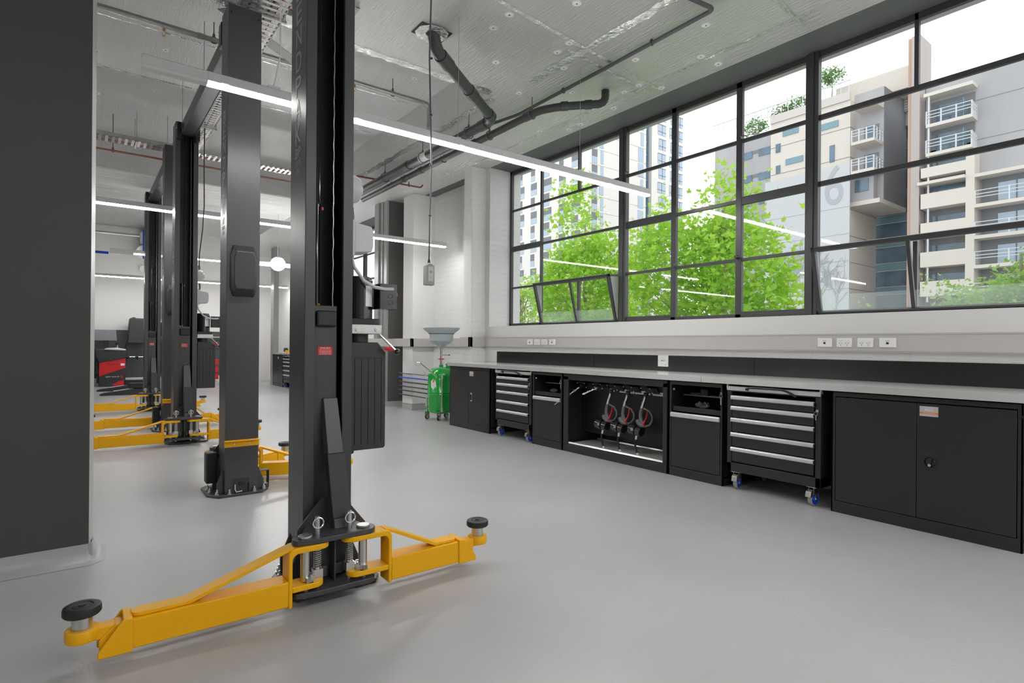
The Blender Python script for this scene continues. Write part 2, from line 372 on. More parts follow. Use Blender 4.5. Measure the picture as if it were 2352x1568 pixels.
def hopper(w,T,y0,y1,mid):
    # bottom-hung vent leaning into the room, hinge at z 1.51
    zt=2.103; xi=XO-.025; xt=5.275; L=math.hypot(xi-xt,zt-1.51)
    ang=math.atan2(xi-xt,zt-1.51)
    R=Matrix.Translation((xi,0,1.512))@Matrix.Rotation(-ang,4,'Y')
    s=MB(); s.M=T@R
    s.box(-.02,.02,y0,y0+.035,0,L); s.box(-.02,.02,y1-.035,y1,0,L); s.box(-.02,.02,y0,y1,L-.035,L); s.box(-.02,.02,y0,y1,0,.02)
    if mid: s.box(-.015,.015,mid-.014,mid+.014,0,L)
    h=s.build('hopper_sash','frame',w,bevel=.003)
    g=MB(); g.M=T@R; g._add([(0,y0,.0),(0,y1,.0),(0,y1,L),(0,y0,L)],[(0,1,2,3)]); g.build('pane','glass',h)
    g=MB(); g.M=T@R; g._add([(-.004,y0+.03,.02),(-.004,y1-.03,.02),(-.004,y1-.03,.17),(-.004,y0+.03,.17)],[(0,1,2,3)]); g.build('frosted_film','glass_frost',h)
    for k,(y,c) in enumerate(((y0,'frame_light'),(y1,'frame_light'))):
        b=MB(); b.M=T; d=.004
        b.prism([(xi,1.515),(xi,zt-.02),(xt+.03,zt-.03)],'y',y-d,y+d); b.build('side_cheek',c,w)
w1,T1,_=window('window_1','long steel framed window above the benches',[4.085,3.270],[4.85,2.525,.2],[(1.70,3.332,3.95),(5.66,3.332,3.95),(6.46,1.505,3.95),(.9,3.332,3.95),(1.70,1.52,2.08),(5.66,1.52,2.08)],None,-6.8,7.245)
glazing(w1,T1,-6.8,7.22,1.52,3.93)
sg=[]
for z in ZR[:1]: sg+=[(6.47,7.2,z-.01,.014),(4.9,6.45,z,.014)]
sg+=[(6.47,7.2,2.715,.04),(4.9,6.45,2.715,.015),(6.47,7.2,2.10,.014),(4.9,6.45,2.10,.018)]
for a,b in((4.12,4.8),(2.58,3.24)): sg+=[(a,b,3.335,.017),(a,b,2.712,.042),(a,b,2.103,.016),(a,b,1.545,.02)]
sg+=[(3.30,4.06,3.335,.017),(3.30,4.06,2.716,.018),(3.30,4.06,2.103,.017)]
sg+=[(-6.7,2.48,3.335,.022),(-6.7,2.48,2.718,.022),(-6.7,2.48,2.11,.022)]
rails(w1,T1,sg)
hopper(w1,T1,4.93,6.42,5.66); hopper(w1,T1,.98-.06,2.455,1.70)
# small stays and catches
for y,z in((4.06,2.13),(3.28,2.13),(4.80,3.36),(3.24,3.36)):
    q=MB(); q.M=T1; q.box(XO-.06,XO-.02,y-.012,y+.012,z-.012,z+.02); q.tube([(XO-.05,y,z+.01),(XO-.09,y-.03,z),(XO-.10,y-.10,z-.02)],.005,6); q.build('catch','frame',w1)
w2,T2,_=window('window_2','far steel framed window past the dark column',[13.85,14.6],[13.02,15.4],[],None,10.95,16.9)
glazing(w2,T2,10.97,16.88,1.52,3.93); rails(w2,T2,[(11,16.85,3.332,.018),(11,16.85,2.74,.02),(11,16.85,2.103,.018)])

# ------------------------------------------------------------------ trunking, power points
m=MB(); m.box(5.0,XI,-1.5,7.32,1.167,1.317); m.box(4.995,5.0,-1.5,7.32,1.175,1.18); m.box(4.995,5.0,-1.5,7.32,1.304,1.309)
m.box(4.73,4.78,7.27,7.54,1.167,1.317); m.box(4.73,5.05,7.27,7.32,1.167,1.317); m.box(4.73,5.25,7.54,7.56,1.167,1.317); m.box(5.2,5.25,7.54,9.25,1.16,1.31)
m.box(4.76,5.25,9.25,9.3,1.155,1.305); m.box(4.76,4.81,9.25,10.05,1.155,1.305); m.box(4.3,4.81,10.04,10.09,1.15,1.30)
tag(m.build('cable_trunking','trunking',bevel=.003),'long grey cable trunking running along the wall above the benches','cable trunking')
def outlet(y,kind,label,grp):
    t=thing('power_outlet',label,'power point',(5.0,y,1.2415),0,grp)
    p=MB(); p.box(-.014,0,-.058,.058,-.0375,.0375); p.build('plate','white',t,bevel=.004)
    if kind:
        for s in(-1,1):
            q=MB(); q.box(-.018,-.012,s*.024-.011,s*.024+.011,.012,.024); q.build('switch','white',t,bevel=.002)
            q=MB(); q.M=Matrix.Translation((-.0145,s*.024,-.012)); 
            for (a,b,an) in((-.008,.004,.5),(.008,.004,-.5),(0,-.012,0)):
                q.M=Matrix.Translation((-.0145,s*.024+a,-.008+b))@Matrix.Rotation(an,4,'X'); q.box(-.001,.001,-.0013,.0013,-.0045,.0045)
            q.build('socket_slots','black',t)
    else:
        q=MB(); q.box(-.016,-.0135,-.009,.009,-.012,.004); q.build('data_socket','black',t,bevel=.002); q=MB(); q.box(-.0148,-.0138,-.014,.014,.010,.018); q.build('marking','label_grey',t)
    return t
G1='power points above the left half of the benches'; G2='power points above the right half of the benches'
o1=outlet(6.143,0,'leftmost white data outlet of the four small distant ones',G1); outlet(5.985,1,'white double socket second from left in the distant row',G1)
outlet(5.835,1,'white double socket third from left in the distant row',G1); outlet(5.672,0,'rightmost white data outlet of the distant row',G1)
outlet(2.203,0,'leftmost white data outlet of the near row above the bench',G2); outlet(2.05,1,'white double socket second in the near row',G2)
outlet(1.893,1,'white double socket third in the near row',G2); outlet(1.735,0,'rightmost white data outlet of the near row',G2)

# ------------------------------------------------------------------ benches
XF=4.3955; XB=5.0; CB=.885; CT=.932
def countertop(y0,y1,seams,label):
    m=MB(); m.box(4.365,5.035,y0,y1,CB,CT); m.mi=1
    for s in seams: m.box(4.3645,4.3648,s-.0015,s+.0015,CB,CT); m.box(4.365,5.035,s-.001,s+.001,CT,CT+.0004)
    tag(m.build('countertop',['stainless','black'],bevel=.003),label,'worktop')
countertop(.55,7.33,[2.97,5.16],'long stainless steel worktop over the black cabinets by the window')
for a,b,l in((4.945,6.99,'black splash panel farthest from the camera behind the worktop'),(2.855,4.937,'middle black splash panel behind the worktop with the white sign'),(.5,2.848,'nearest black splash panel behind the worktop')):
    m=MB(); m.box(5.036,5.049,a,b,CT,1.10); tag(m.build('splash_panel','splash',bevel=.001),l,'splashback','black splash panels')
# small sign
t=thing('sign','small white square sign with a map outline leaning on the splash panel','sign',(5.035,3.898,.98),0)
m=MB(); m.box(-.006,0,-.068,.068,0,.122); m.build('plate','white',t,bevel=.001)
AU=[(-.055,.045),(-.05,.07),(-.03,.083),(-.015,.10),(.0,.10),(.006,.085),(.02,.082),(.028,.105),(.04,.08),(.055,.05),(.05,.025),(.03,.012),(.012,.03),(-.01,.035),(-.03,.025),(-.05,.028)]
m=MB(); P=[(-.0075,-a,b) for a,b in AU]; m.tube(P,.001,5,closed=True); m.build('map_outline','label_grey',t)
m=MB(); m.text('AFLD',.016,face_M('-x',(-.0066,0,.064)),width=.06); m.build('lettering','black',t)
m=MB(); m.cyl((-.0062,-.035,.018),(-.0072,-.035,.018),.004,10); m.build('dot','black',t)

def carcass(m,y0,y1,open_front=None,depth=.6):
    m.box(0,depth,y0,y0+.012,0,CB); m.box(0,depth,y1-.012,y1,0,CB); m.box(depth-.02,depth,y0,y1,0,CB); m.box(.0,depth,y0,y1,CB-.012,CB-.001)
    m.box(0,.02,y0,y1,0,.082); m.box(0,.02,y0,y1,.845,CB-.001); m.box(0,.02,y0,y0+.026,.08,.85); m.box(0,.02,y1-.026,y1,.08,.85); m.box(.02,depth,y0,y1,.06,.08)
def door_cab(yc0,yc1,label,brand,grp,handle):
    t=thing('cupboard',label,'cabinet',(XF,(yc0+yc1)/2,0),0,grp); h=(yc1-yc0)/2
    m=MB(); carcass(m,-h,h); m.build('carcass','cabinet',t,bevel=.002)
    for s,a,b in((1,.0015,h-.03),(-1,-(h-.03),-.0015)):
        d=MB(); d.box(-.001,.017,a,b,.086,.838); dd=d.build('door','cabinet',t,bevel=.002)
        if s==-1:
            if handle=='ring':
                q=MB(); q.box(-.004,0,-.115,-.04,.413,.515); q.build('lock_plate','cabinet',dd,bevel=.002)
                q=MB(); q.M=Matrix.Translation((-.004,-.0775,.463))@Matrix.Rotation(-PI/2,4,'Y'); q.lathe((0,0,0),[(0,.002),(.026,.002),(.033,.008),(.030,.012),(.026,.004)],28); q.build('turn_knob','gloss_black',dd)
                q=MB(); q.M=Matrix.Translation((-.006,-.0775,.463)); q.prism([(-.012,.028),(.012,.028),(.007,-.02),(-.007,-.02)],'x',-.012,0); q.build('knob_grip','gloss_black',dd,bevel=.003)
                q=MB(); q.cyl((-.012,-.0775,.444),(-.024,-.0775,.444),.009,16); q.build('key_barrel','chrome',dd)
            else:
                q=MB(); q.box(-.006,0,-.085,-.045,.40,.52); q.build('handle_plate','chrome',dd,bevel=.006)
                q=MB(); q.box(-.02,-.006,-.072,-.058,.42,.50); q.build('lever','gloss_black',dd,bevel=.005)
            q=MB(); q.box(-.002,0,-.118,-.016,.757,.822); lb=q.build('maker_label','label_grey',dd)
            q=MB(); q.mi=0; q.box(-.0026,-.002,-.118,-.016,.773,.784); q.build('label_stripe','orange',lb)
            q=MB(); q.text('AFLD',.017,face_M('-x',(-.0026,-.067,.801)),width=.045); q.text('QUALITY STORAGE',.004,face_M('-x',(-.0026,-.067,.815)),width=.05); q.text('EQUIPMENT',.005,face_M('-x',(-.0030,-.067,.7785)),width=.06); q.build('lettering','white',lb)
    if handle=='ring':
        q=MB(); q.cyl((-.004,-h+.012,.80),(0,-h+.012,.80),.01,16); q.build('round_vent','black',t)
    return t
def rail(m,x0,y0,y1,zt,h=.036):    # folded aluminium drawer pull
    m.prism([(x0,zt),(x0-.012,zt),(x0-.022,zt-.010),(x0-.022,zt-h+.006),(x0-.010,zt-h),(x0,zt-h)],'y',y0,y1)
def shelf_cab(yc0,yc1,label,grp,extra=0):
    t=thing('shelf_cabinet',label,'cabinet',(XF,(yc0+yc1)/2,0),0,grp); h=(yc1-yc0)/2
    m=MB(); carcass(m,-h,h); m.build('carcass','cabinet',t,bevel=.002)
    d=MB(); d.box(-.001,.017,-h+.03,h-.03,.088,.585); dd=d.build('door','cabinet',t,bevel=.002)
    r=MB(); rail(r,0,-h+.03,h-.03,.59,.045); r.build('pull_rail','alu',dd,bevel=.002)
    s=MB(); s.box(.02,.58,-h+.013,h-.013,.60,.612); s.box(.02,.03,-h+.013,h-.013,.612,.645); s.build('shelf','cabinet',t,bevel=.002)
    k=MB(); k.cyl((-.012,-h+.014,.80),(0,-h+.014,.80),.011,14); k.build('lock_barrel','chrome',t)
    k=MB(); k.tube([(-.013,-h+.014+.014*math.sin(a*PI/6),.775+.016*math.cos(a*PI/6)) for a in range(12)],.0018,6,closed=True); k.box(-.014,-.012,-h+.010,-h+.020,.70,.762); k.build('key','zinc',t)
    k=MB(); k.cyl((.03,h-.03,.80),(.04,h-.03,.80),.009,12); k.build('stud','white',t)
    g=MB(); g.cyl((.2,-h+.02,.74),(.2,h-.02,.74),.006,8); g.build('gas_strut','plastic_grey',t)
    return t
CABG='black bench cabinets under the long worktop'
c1=door_cab(6.255,7.292,'farthest black two door cabinet under the worktop with a chrome handle','AFLD',CABG,'lever')
c2=shelf_cab(4.812,5.352,'narrow black cabinet with open top shelf left of the fluid gun bay',CABG)
c4=shelf_cab(2.770,3.334,'black cabinet with open top shelf right of the fluid gun bay',CABG)
c5=door_cab(.822,1.888,'nearest black two door cabinet with round lock at the right edge',None,CABG,'ring')
# crumpled plastic bags and brush on the shelves
def bag(loc,seed,label,s=.05):
    r=random.Random(seed); m=MB(); bmesh.ops.create_icosphere(m.bm,subdivisions=3,radius=1)
    for v in m.bm.verts:
        k=r.uniform(.6,1.15); v.co=Vector((v.co.x*s*.8*k,v.co.y*s*k,(v.co.z+1)*s*.42*k))
        if v.co.z<.002: v.co.z=0
    o=m.build('plastic_bag','glass_frost',angle=15); o.location=Vector(loc); tag(o,label,'plastic bag'); return o
bag((4.47,3.03,.645),5,'crumpled clear plastic bag on the shelf of the cabinet right of the fluid guns',.065)
bag((4.48,5.06,.645),9,'crumpled clear plastic bag on the shelf of the narrow left cabinet',.05)
t=thing('drain_brush','dark brush with long handle hung inside the open shelf right of the guns','brush',(4.62,3.05,.72))
m=MB(); m.cyl((0,-.24,.015),(0,.05,.03),.009,10); m.build('handle','tank_black',t); m=MB(); m.box(-.03,.03,.0,.08,.02,.085); m.build('head','rubber',t,bevel=.006); m=MB(); m.cyl((0,.08,.035),(0,.2,.03),.014,12); m.build('neck','cable_dark',t)

def caster(parent,x,y,r=.052,swivel=0,label=None,br=True,mats=('blue','wheel_grey'),z1=.146):
    M=Matrix.Translation((x,y,0))@Matrix.Rotation(swivel,4,'Z')
    c=MB(); c.M=M; c.box(-.035,.035,-.04,.04,z1-.006,z1); c.box(-.03,.03,-.022,-.019,r*1.7,z1-.006); c.box(-.03,.03,.019,.022,r*1.7,z1-.006); c.box(-.010,.010,-.022,-.0195,r-.01,z1-.02); c.box(-.010,.010,.0195,.022,r-.01,z1-.02); c.cyl((0,-.026,r),(0,.026,r),.008,10)
    if br: c.prism([(-.035,z1-.02),(-.062,z1-.035),(-.07,z1-.075),(-.05,z1-.075),(-.03,z1-.05)],'y',-.022,.022)
    k=c.build('caster','zinc',parent,bevel=.0015)
    w=MB(); w.M=M@Matrix.Translation((0,0,r))@Matrix.Rotation(PI/2,4,'X')
    w.lathe((0,0,0),[(r-.012,-.016),(r-.004,-.016),(r,-.008),(r,.008),(r-.004,.016),(r-.012,.016)],28)
    w.build('tyre',mats[1],k)
    w=MB(); w.M=M@Matrix.Translation((0,0,r))@Matrix.Rotation(PI/2,4,'X')
    w.lathe((0,0,0),[(0,-.013),(r*.35,-.018),(r*.4,-.012),(r-.010,-.0175),(r-.010,.0175),(r*.4,.012),(r*.35,.018),(0,.013)],24)
    w.build('wheel_core',mats[0],k); return k
def trolley(y0,y1,label):
    t=thing('tool_trolley',label,'tool chest',(XF,(y0+y1)/2,0),0,'roller tool chests parked between the bench cabinets'); h=(y1-y0)/2
    m=MB(); m.box(0,.55,-h,-h+.04,.146,.83); m.box(0,.55,h-.04,h,.146,.83); m.box(.53,.55,-h,h,.146,.83); m.box(0,.55,-h,h,.146,.222); m.box(0.0,.55,-h,h,.822,.832); m.box(.03,.55,-h,h,.222,.23); m.build('body','cabinet',t,bevel=.003)
    m=MB(); m.box(0.0,.55,-h,h,.834,.852); m.build('top_mat','rubber',t,bevel=.002)
    m=MB(); m.prism([(-.012,.862),(-.004,.868),(.006,.868),(.006,.832),(-.012,.832)],'y',-h,h); m.prism([(-.012,.862),(-.004,.886),(.008,.890),(.03,.862),(.03,.852),(-.012,.852)],'y',-h-.002,-h+.008); m.prism([(-.012,.862),(-.004,.886),(.008,.890),(.03,.862),(.03,.852),(-.012,.852)],'y',h-.008,h+.002); m.build('edge_trim','alu',t,bevel=.002)
    m=MB(); m.tube(bend([(-.01,h*.5,.845),(-.05,h*.5,.852),(-.065,h*.38,.868),(-.065,-h*.32,.868),(-.05,-h*.45,.85),(-.01,-h*.52,.818)],.03),.009,10); m.build('push_handle','rubber',t)
    zt=[.79,.702,.602,.479,.356,.228]
    for i in range(5):
        d=MB(); d.box(-.001,.5,-h+.052,h-.045,zt[i+1]+.006,zt[i]-.002); dd=d.build('drawer','cabinet',t,bevel=.002)
        r=MB(); rail(r,0,-h+.045,h-.04,zt[i],.036); r.build('pull_rail','alu',dd,bevel=.002)
        e=MB(); e.box(-.0235,-.006,-h+.038,-h+.045,zt[i]-.030,zt[i]-.006); e.box(-.0235,-.006,h-.04,h-.033,zt[i]-.030,zt[i]-.006); e.build('end_cap','black',dd)
    k=MB(); k.cyl((-.012,-h+.022,.725),(0,-h+.022,.725),.011,14); k.build('lock_barrel','chrome',t)
    k=MB(); k.tube([(-.014,-h+.03+.013*math.sin(a*PI/6),.705+.014*math.cos(a*PI/6)) for a in range(12)],.0018,6,closed=True); k.box(-.015,-.013,-h+.026,-h+.034,.655,.692); k.build('key','zinc',t)
    for x in(.045,.50):
        for s in(-1,1): caster(t,x,s*(h-.07),br=(x<.1),swivel=PI/2*.0+.15*s)
    return t
tr1=trolley(5.375,6.118,'far black roller tool chest with silver drawer pulls and blue wheels')
tr2=trolley(1.963,2.731,'near black roller tool chest with silver drawer pulls and blue wheels')

# reel bay
t=thing('reel_cabinet','wide open black cabinet with drip tray where the fluid guns hang','cabinet',(XF,4.055,0),0,CABG)
m=MB(); h0,h1=-.709,.745
m.box(0,.6,h0,h0+.012,0,CB); m.box(0,.6,h1-.012,h1,0,CB); m.box(.5,.6,h0,h1,0,CB); m.box(0,.6,h0,h1,CB-.012,CB-.001); m.box(0,.02,h0,h1,0,.088); m.box(0,.02,h0,h1,.812,CB-.001); m.box(0,.02,h0,h0+.058,.08,.85); m.box(0,.02,h1-.085,h1,.08,.85); m.box(.02,.5,h0,h1,.06,.088)
m.build('carcass','cabinet',t,bevel=.002)
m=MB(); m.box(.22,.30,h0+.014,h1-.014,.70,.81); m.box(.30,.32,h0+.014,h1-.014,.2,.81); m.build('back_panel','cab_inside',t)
m=MB(); m.prism([(.005,.096),(.012,.112),(.016,.112),(.022,.098),(.47,.098),(.475,.112),(.48,.096)],'y',h0+.062,h1-.09); m.build('drip_tray','stainless',t)
for y,tx in((4.52,'Water'),(4.25,'Air'),(4.04,'Coolant   DWF 6.2 0.38'),(3.83,'Synthetic Oil 5W-30'),(3.60,'Semi Synth 5W-30')):
    w=.07 if len(tx)<6 else .2
    lb=MB(); lb.box(.217,.22,y-4.055-w/2,y-4.055+w/2,.70,.735); l2=lb.build('tape_label','white',t)
    q=MB(); q.text(tx,.016,face_M('-x',(.2165,y-4.055,.7175)),width=w*.85); q.build('lettering','black',l2)
SW=[4.61,4.37,4.155,3.93,3.695]
for y in SW:
    q=MB(); yy=y-4.055; q.box(.10,.22,yy-.05,yy+.05,.775,.785); q.prism([(yy-.05,.775),(yy+.05,.775),(yy+.09,.72),(yy-.09,.72)],'x',.205,.215); q.cyl((.16,yy-.03,.79),(.16,yy+.03,.79),.008,8); q.build('hose_outlet','black',t)
    q=MB()
    for a,b in((-.055,.775),(.055,.775),(-.085,.735)): q.cyl((.095,yy+a,b),(.10,yy+a,b),.005,8)
    q.build('screw','white',t)
def fitting(y,end,label,green):
    t=thing('hose_fitting',label,'hose end',(XF+.15,y,.745),0); b=Vector((-.0,0,.0)); e=Vector(end)-Vector((XF+.15,y,.745))
    m=MB(); bmesh.ops.create_uvsphere(m.bm,u_segments=14,v_segments=10,radius=.024); m.build('hose_stop','rubber',t)
    P=lambda k: b+(e-b)*k
    m=MB(); m.cyl(P(.08),P(.95 if not green else .42),.010,14); 
    for k in(.2,.4,.6,.8):
        kk=k if not green else k*.5
        m.cyl(P(kk),P(kk+.07),.015,8)
    m.build('coupling','chrome',t)
    if green:
        m=MB(); m.cyl(P(.42),P(.72),.017,12,r2=.012); m.build('grip','plastic_grey',t); m=MB(); m.cyl(P(.52),P(.70),.0185,12,r2=.015); m.build('collar','green',t); m=MB(); m.cyl(P(.72),P(1),.006,10); m.build('nozzle','chrome',t); m=MB(); m.cyl(P(.24),P(.28),.016,12); m.build('brass_ring','brass',t)
    return t
fitting(4.655,(4.36,4.905,.515),'green and chrome blow gun sticking out of the reel bay',True)
fitting(4.385,(4.42,4.52,.655),'short chrome hose coupling beside the blow gun in the reel bay',False)
def gun(y,label):
    t=thing('oil_gun',label,'fluid gun',(XF+.13,y,0),0,'dispensing guns hanging in the reel bay')
    def p(x,yy,d=0): return (d,-(x-780)*.00112,.725-(yy-180)*.00079)
    m=MB(); bmesh.ops.create_uvsphere(m.bm,u_segments=14,v_segments=10,radius=.026)
    for v in m.bm.verts: v.co+=Vector(p(795,195))
    m.build('hose_stop','rubber',t)
    m=MB(); m.cyl(p(800,160),p(780,240),.012,12); m.cyl(p(785,235),p(768,300),.016,12); m.cyl(p(768,300),p(750,370),.019,8); m.build('swivel','chrome',t)
    m=MB(); m.tube([p(752,365),p(740,420),p(735,480),p(745,535),p(770,575)],[.016,.018,.019,.022,.020],12); m.tube([p(770,375),p(830,400),p(868,460),p(868,520),p(835,580),p(790,602),p(755,590),p(735,560)],.009,10); m.tube([p(700,530),p(715,570),p(745,595),p(790,598)],[.022,.026,.026,.014],12); m.build('grip','grip_grey',t)
    m=MB(); m.tube([p(822,405,-.012),p(815,470,-.012),p(798,520,-.012),p(778,570,-.012)],[.006,.006,.007,.010],8); m.cyl(p(790,588,-.03),p(790,588,-.02),.008,12); m.build('trigger','red',t)
    m=MB(); a=Vector(p(620,650)); b=Vector(p(690,665)); c=Vector(p(752,680)); m.cyl(a,b,.058,28); m.cyl(b,b+(c-b)*.15,.045,24); m.cyl(b+(c-b)*.15,c,.052,24); m.build('meter','gloss_black',t,bevel=.005)
    m=MB(); m.cyl(p(722,605),p(718,625),.010,10); m.build('brass_nut','brass',t)
    m=MB(); m.text('88.8',.03,face_M('-x',Vector(p(680,650))+Vector((-.058,0,0))),width=.03); m.build('dial_marking','label_grey',t)
    m=MB(); m.cyl(p(692,735),p(685,785),.013,12); m.build('outlet_nut','chrome',t)
    m=MB(); m.tube([p(684,780),p(676,830),p(678,880),p(688,930),p(702,970)],.0105,12); m.build('hose','rubber',t)
    m=MB(); m.cyl(p(700,962),p(716,1000),.013,12); m.tube([p(716,1000),p(732,1035),p(745,1045,-.005),p(765,1050,-.02)],.007,10); m.cyl(p(765,1052,-.02),p(870,1018,-.04),.008,10,r2=.006); m.build('spout','alu',t)
    return t
for y,l in((4.20,'leftmost of three hanging oil guns with red triggers'),(3.965,'middle of three hanging oil guns with red triggers'),(3.73,'rightmost of three hanging oil guns with red triggers')): gun(y,l)

# second run of bench, far end of the workshop
countertop(14.2,17.12,[15.6],'distant stainless worktop near the back wall')
k=dup(c1,loc=(XF,16.58,0),label='distant black two door cabinet at the end of the far bench',group='distant bench cabinets')
k=dup(tr1,loc=(XF,15.66,0),label='distant roller tool chest beside the far cabinet'); 
k=dup(c1,loc=(XF,14.75,0),label='distant black cabinet on the near side of the far tool chest',group='distant bench cabinets')
t=thing('cordless_drill','yellow and black power tool lying on the distant worktop','power tool',(4.65,16.6,CT))
m=MB(); m.box(-.05,.05,-.09,.0,.0,.07); m.build('battery','yellow',t,bevel=.01); m=MB(); m.box(-.05,.05,.0,.16,.02,.09); m.cyl((0,.02,.10),(0,.22,.10),.035,12); m.build('body','rubber',t,bevel=.01)

# ------------------------------------------------------------------ ceiling lights
def light_line(x0,x1,y,label,off=None,ztop=2.92,feeds=()):
    t=thing('strip_light',label,'strip light',((x0+x1)/2,y,ztop-.075),0,'suspended linear strip lights'); c=(x0+x1)/2
    m=MB(); m.box(x0-c,x1-c,-.0,.06,.018,.075); m.mi=1; m.box(x0-c,x1-c,.002,.058,.0755,.078)
    if off: m.box(off-c-.001,off-c+.001,-.0006,.06,.012,.075)
    for k in range(int((x1-x0)/.9)): 
        m.mi=0; xx=x0-c+.45+k*.9; m.box(xx-.02,xx+.02,-.005,0,.02,.027)
    m.build('housing',['fixture','plastic_grey'],t,bevel=.001)
    a=x0
    if off:
        m=MB(); m.box(x0-c,off-c-.002,0,.06,0,.0178); m.build('unlit_diffuser','diffuser_off',t); a=off
    m=MB(); m.box(a-c,x1-c-.003,0.0,.06,0,.0178); m.build('diffuser','led',t,bevel=.003)
    for (xx,zz) in feeds:
        m=MB(); m.tube([(xx-c,.03,.07),(xx-c,.03,zz-ztop+.075)],.0018,5); m.box(xx-c-.02,xx-c+.02,.015,.045,.075,.09); m.build('suspension_wire','zinc',t)
    return t
l1=light_line(.283,4.965,4.035,'nearest strip light, hung across the room in front of the window',off=.635,feeds=((2.51,ZC),(3.92,ZC)))
light_line(-1.2,4.93,8.335,'second strip light across the room behind the front post',feeds=((3.3,ZH-.01),))
light_line(.42,4.9,12.76,'third strip light across the room, partly behind the posts',off=.79)
light_line(-.6,4.95,17.6,'farthest strip light near the back wall')
light_line(.28,4.96,-.30,'unseen strip light added behind the camera, continuing the row')  # unseen fixtures behind the camera, added to light the room
light_line(.28,4.96,-4.4,'unseen strip light added behind the camera near the front wall')
light_line(-6.2,-1.5,6.1,'unseen strip light added in the side bay behind the dark partition')  # side bay fixtures are out of view, added for more interior light
light_line(-6.2,-1.5,10.4,'unseen strip light added in the side bay further back')
light_line(-6.2,-1.5,-.30,'unseen strip light added in the side bay left of the camera')
m=MB(); 
t=thing('flood_lamp','small round glaring lamp hung below the third strip light','lamp',(3.33,12.6,2.88)); m.lathe((0,0,0),[(0,.16),(.05,.15),(.10,.10),(.13,.06)],20); m.build('housing','fixture',t)
m=MB(); bmesh.ops.create_uvsphere(m.bm,u_segments=24,v_segments=16,radius=.145); m.build('globe','flood_led',t)
m=MB(); m.tube([(0,0,.15),(0,0,ZC-2.88 if False else 1.06)],.004,6); m.build('cord','cable_white',t)

# ------------------------------------------------------------------ two-post lifts
def arm(parent,px,py,ang,reach,c,label=None):
    a=bpy.data.objects.new('swing_arm',None) if False else None
    R=Matrix.Translation((px,py,0))@Matrix.Rotation(ang,4,'Z')
    b0=c+.017; b1=reach-.152; w=.05
    m=MB(); m.M=R
    m.box(b0,b1+.02,-w,w,.045,.155)                                   # box section
    m.prism([(b1,.038),(b1,.165),(b1+.03,.165),(reach-.045,.062),(reach-.045,.038)],'y',-w-.008,-w+.002)
    m.prism([(b1,.038),(b1,.165),(b1+.03,.165),(reach-.045,.062),(reach-.045,.038)],'y',w-.002,w+.008)
    m.prism([(b1,.155),(b1,.165),(b1+.03,.165),(b1+.03,.155)],'y',-w,w)
    m.prism([(b1,.06),(b1,.145),(b1+.055,.145),(reach-.05,.10),(reach-.05,.06)],'y',-w+.012,w-.012)
    m.box(reach-.10,reach-.02,-.028,.028,.10,.145)
    # clevis: plate with rounded top strap
    cl=[(c,.036),(c+.017,.036),(c+.017,.262)]+[(c+.017-.032*(1-math.cos(k*PI/12)),.262+.032*math.sin(k*PI/12)) for k in range(1,7)]+[(-.055,.294),(-.055,.268)]+[(c-.028+.028*math.cos(k*PI/12)-.0,.240+.028*math.sin(k*PI/12)) for k in range(6,-1,-1)]
    m.prism(cl,'y',-w,w)
    m.box(-.03,c,-w,w,.100,.125)
    m.cyl((-.03,0,.100),(-.03,0,.125),w,24); m.cyl((-.055,0,.268),(-.055,0,.294),w,24)
    o=m.build('swing_arm','yellow',parent,bevel=.004,origin=False)
    s1=b0+.68*(b1-b0); s2=b1-.03
    s=MB(); s.M=R; P=[(c-.01,.296),(c+.02,.292),(s1,.170),(s2,.170),(s2,.156),(s1-.01,.156),(c+.01,.280),(c-.01,.282)]
    s.prism(P,'y',-.034,.034); s.prism([(s2-.002,.034)]+[(s2+.034*math.sin(k*PI/12),.034*math.cos(k*PI/12)) for k in range(13)]+[(s2-.002,-.034)],'z',.156,.1699); s.build('brace','yellow',o,bevel=.003)
    s=MB(); s.M=R; s.lathe((reach,0,0),[(.030,.107),(.050,.107),(.052,.112),(.052,.146),(.050,.150),(.034,.150),(.030,.148)],32); s.build('pad_socket','yellow',o)
    s=MB(); s.M=R; s.cyl((reach,0,.11),(reach,0,.205),.033,28); s.build('riser','zinc',o)
    s=MB(); s.M=R; s.lathe((reach,0,0),[(0,.233),(.028,.233),(.031,.230),(.034,.233),(.050,.234),(.058,.230),(.060,.222),(.060,.206),(.055,.200),(0,.200)],36); s.cyl((reach,0,.232),(reach,0,.236),.012,16); s.build('rubber_pad','rubber',o)
    s=MB(); s.M=R; n=40; pts=[]
    for k in range(n): 
        rr=.047 if k%2 else .043; t=PI/2+ (k/(n-1))*PI; pts.append((rr*math.cos(t)+.005,rr*math.sin(t)))
    s.prism(pts,'z',.126,.148); 
    for a_,b_ in((-.02,.022),(-.028,-.004),(-.02,-.028)): s.cyl((a_,b_,.148),(a_,b_,.156),.007,8)
    s.build('lock_gear','zinc',o)
    return o
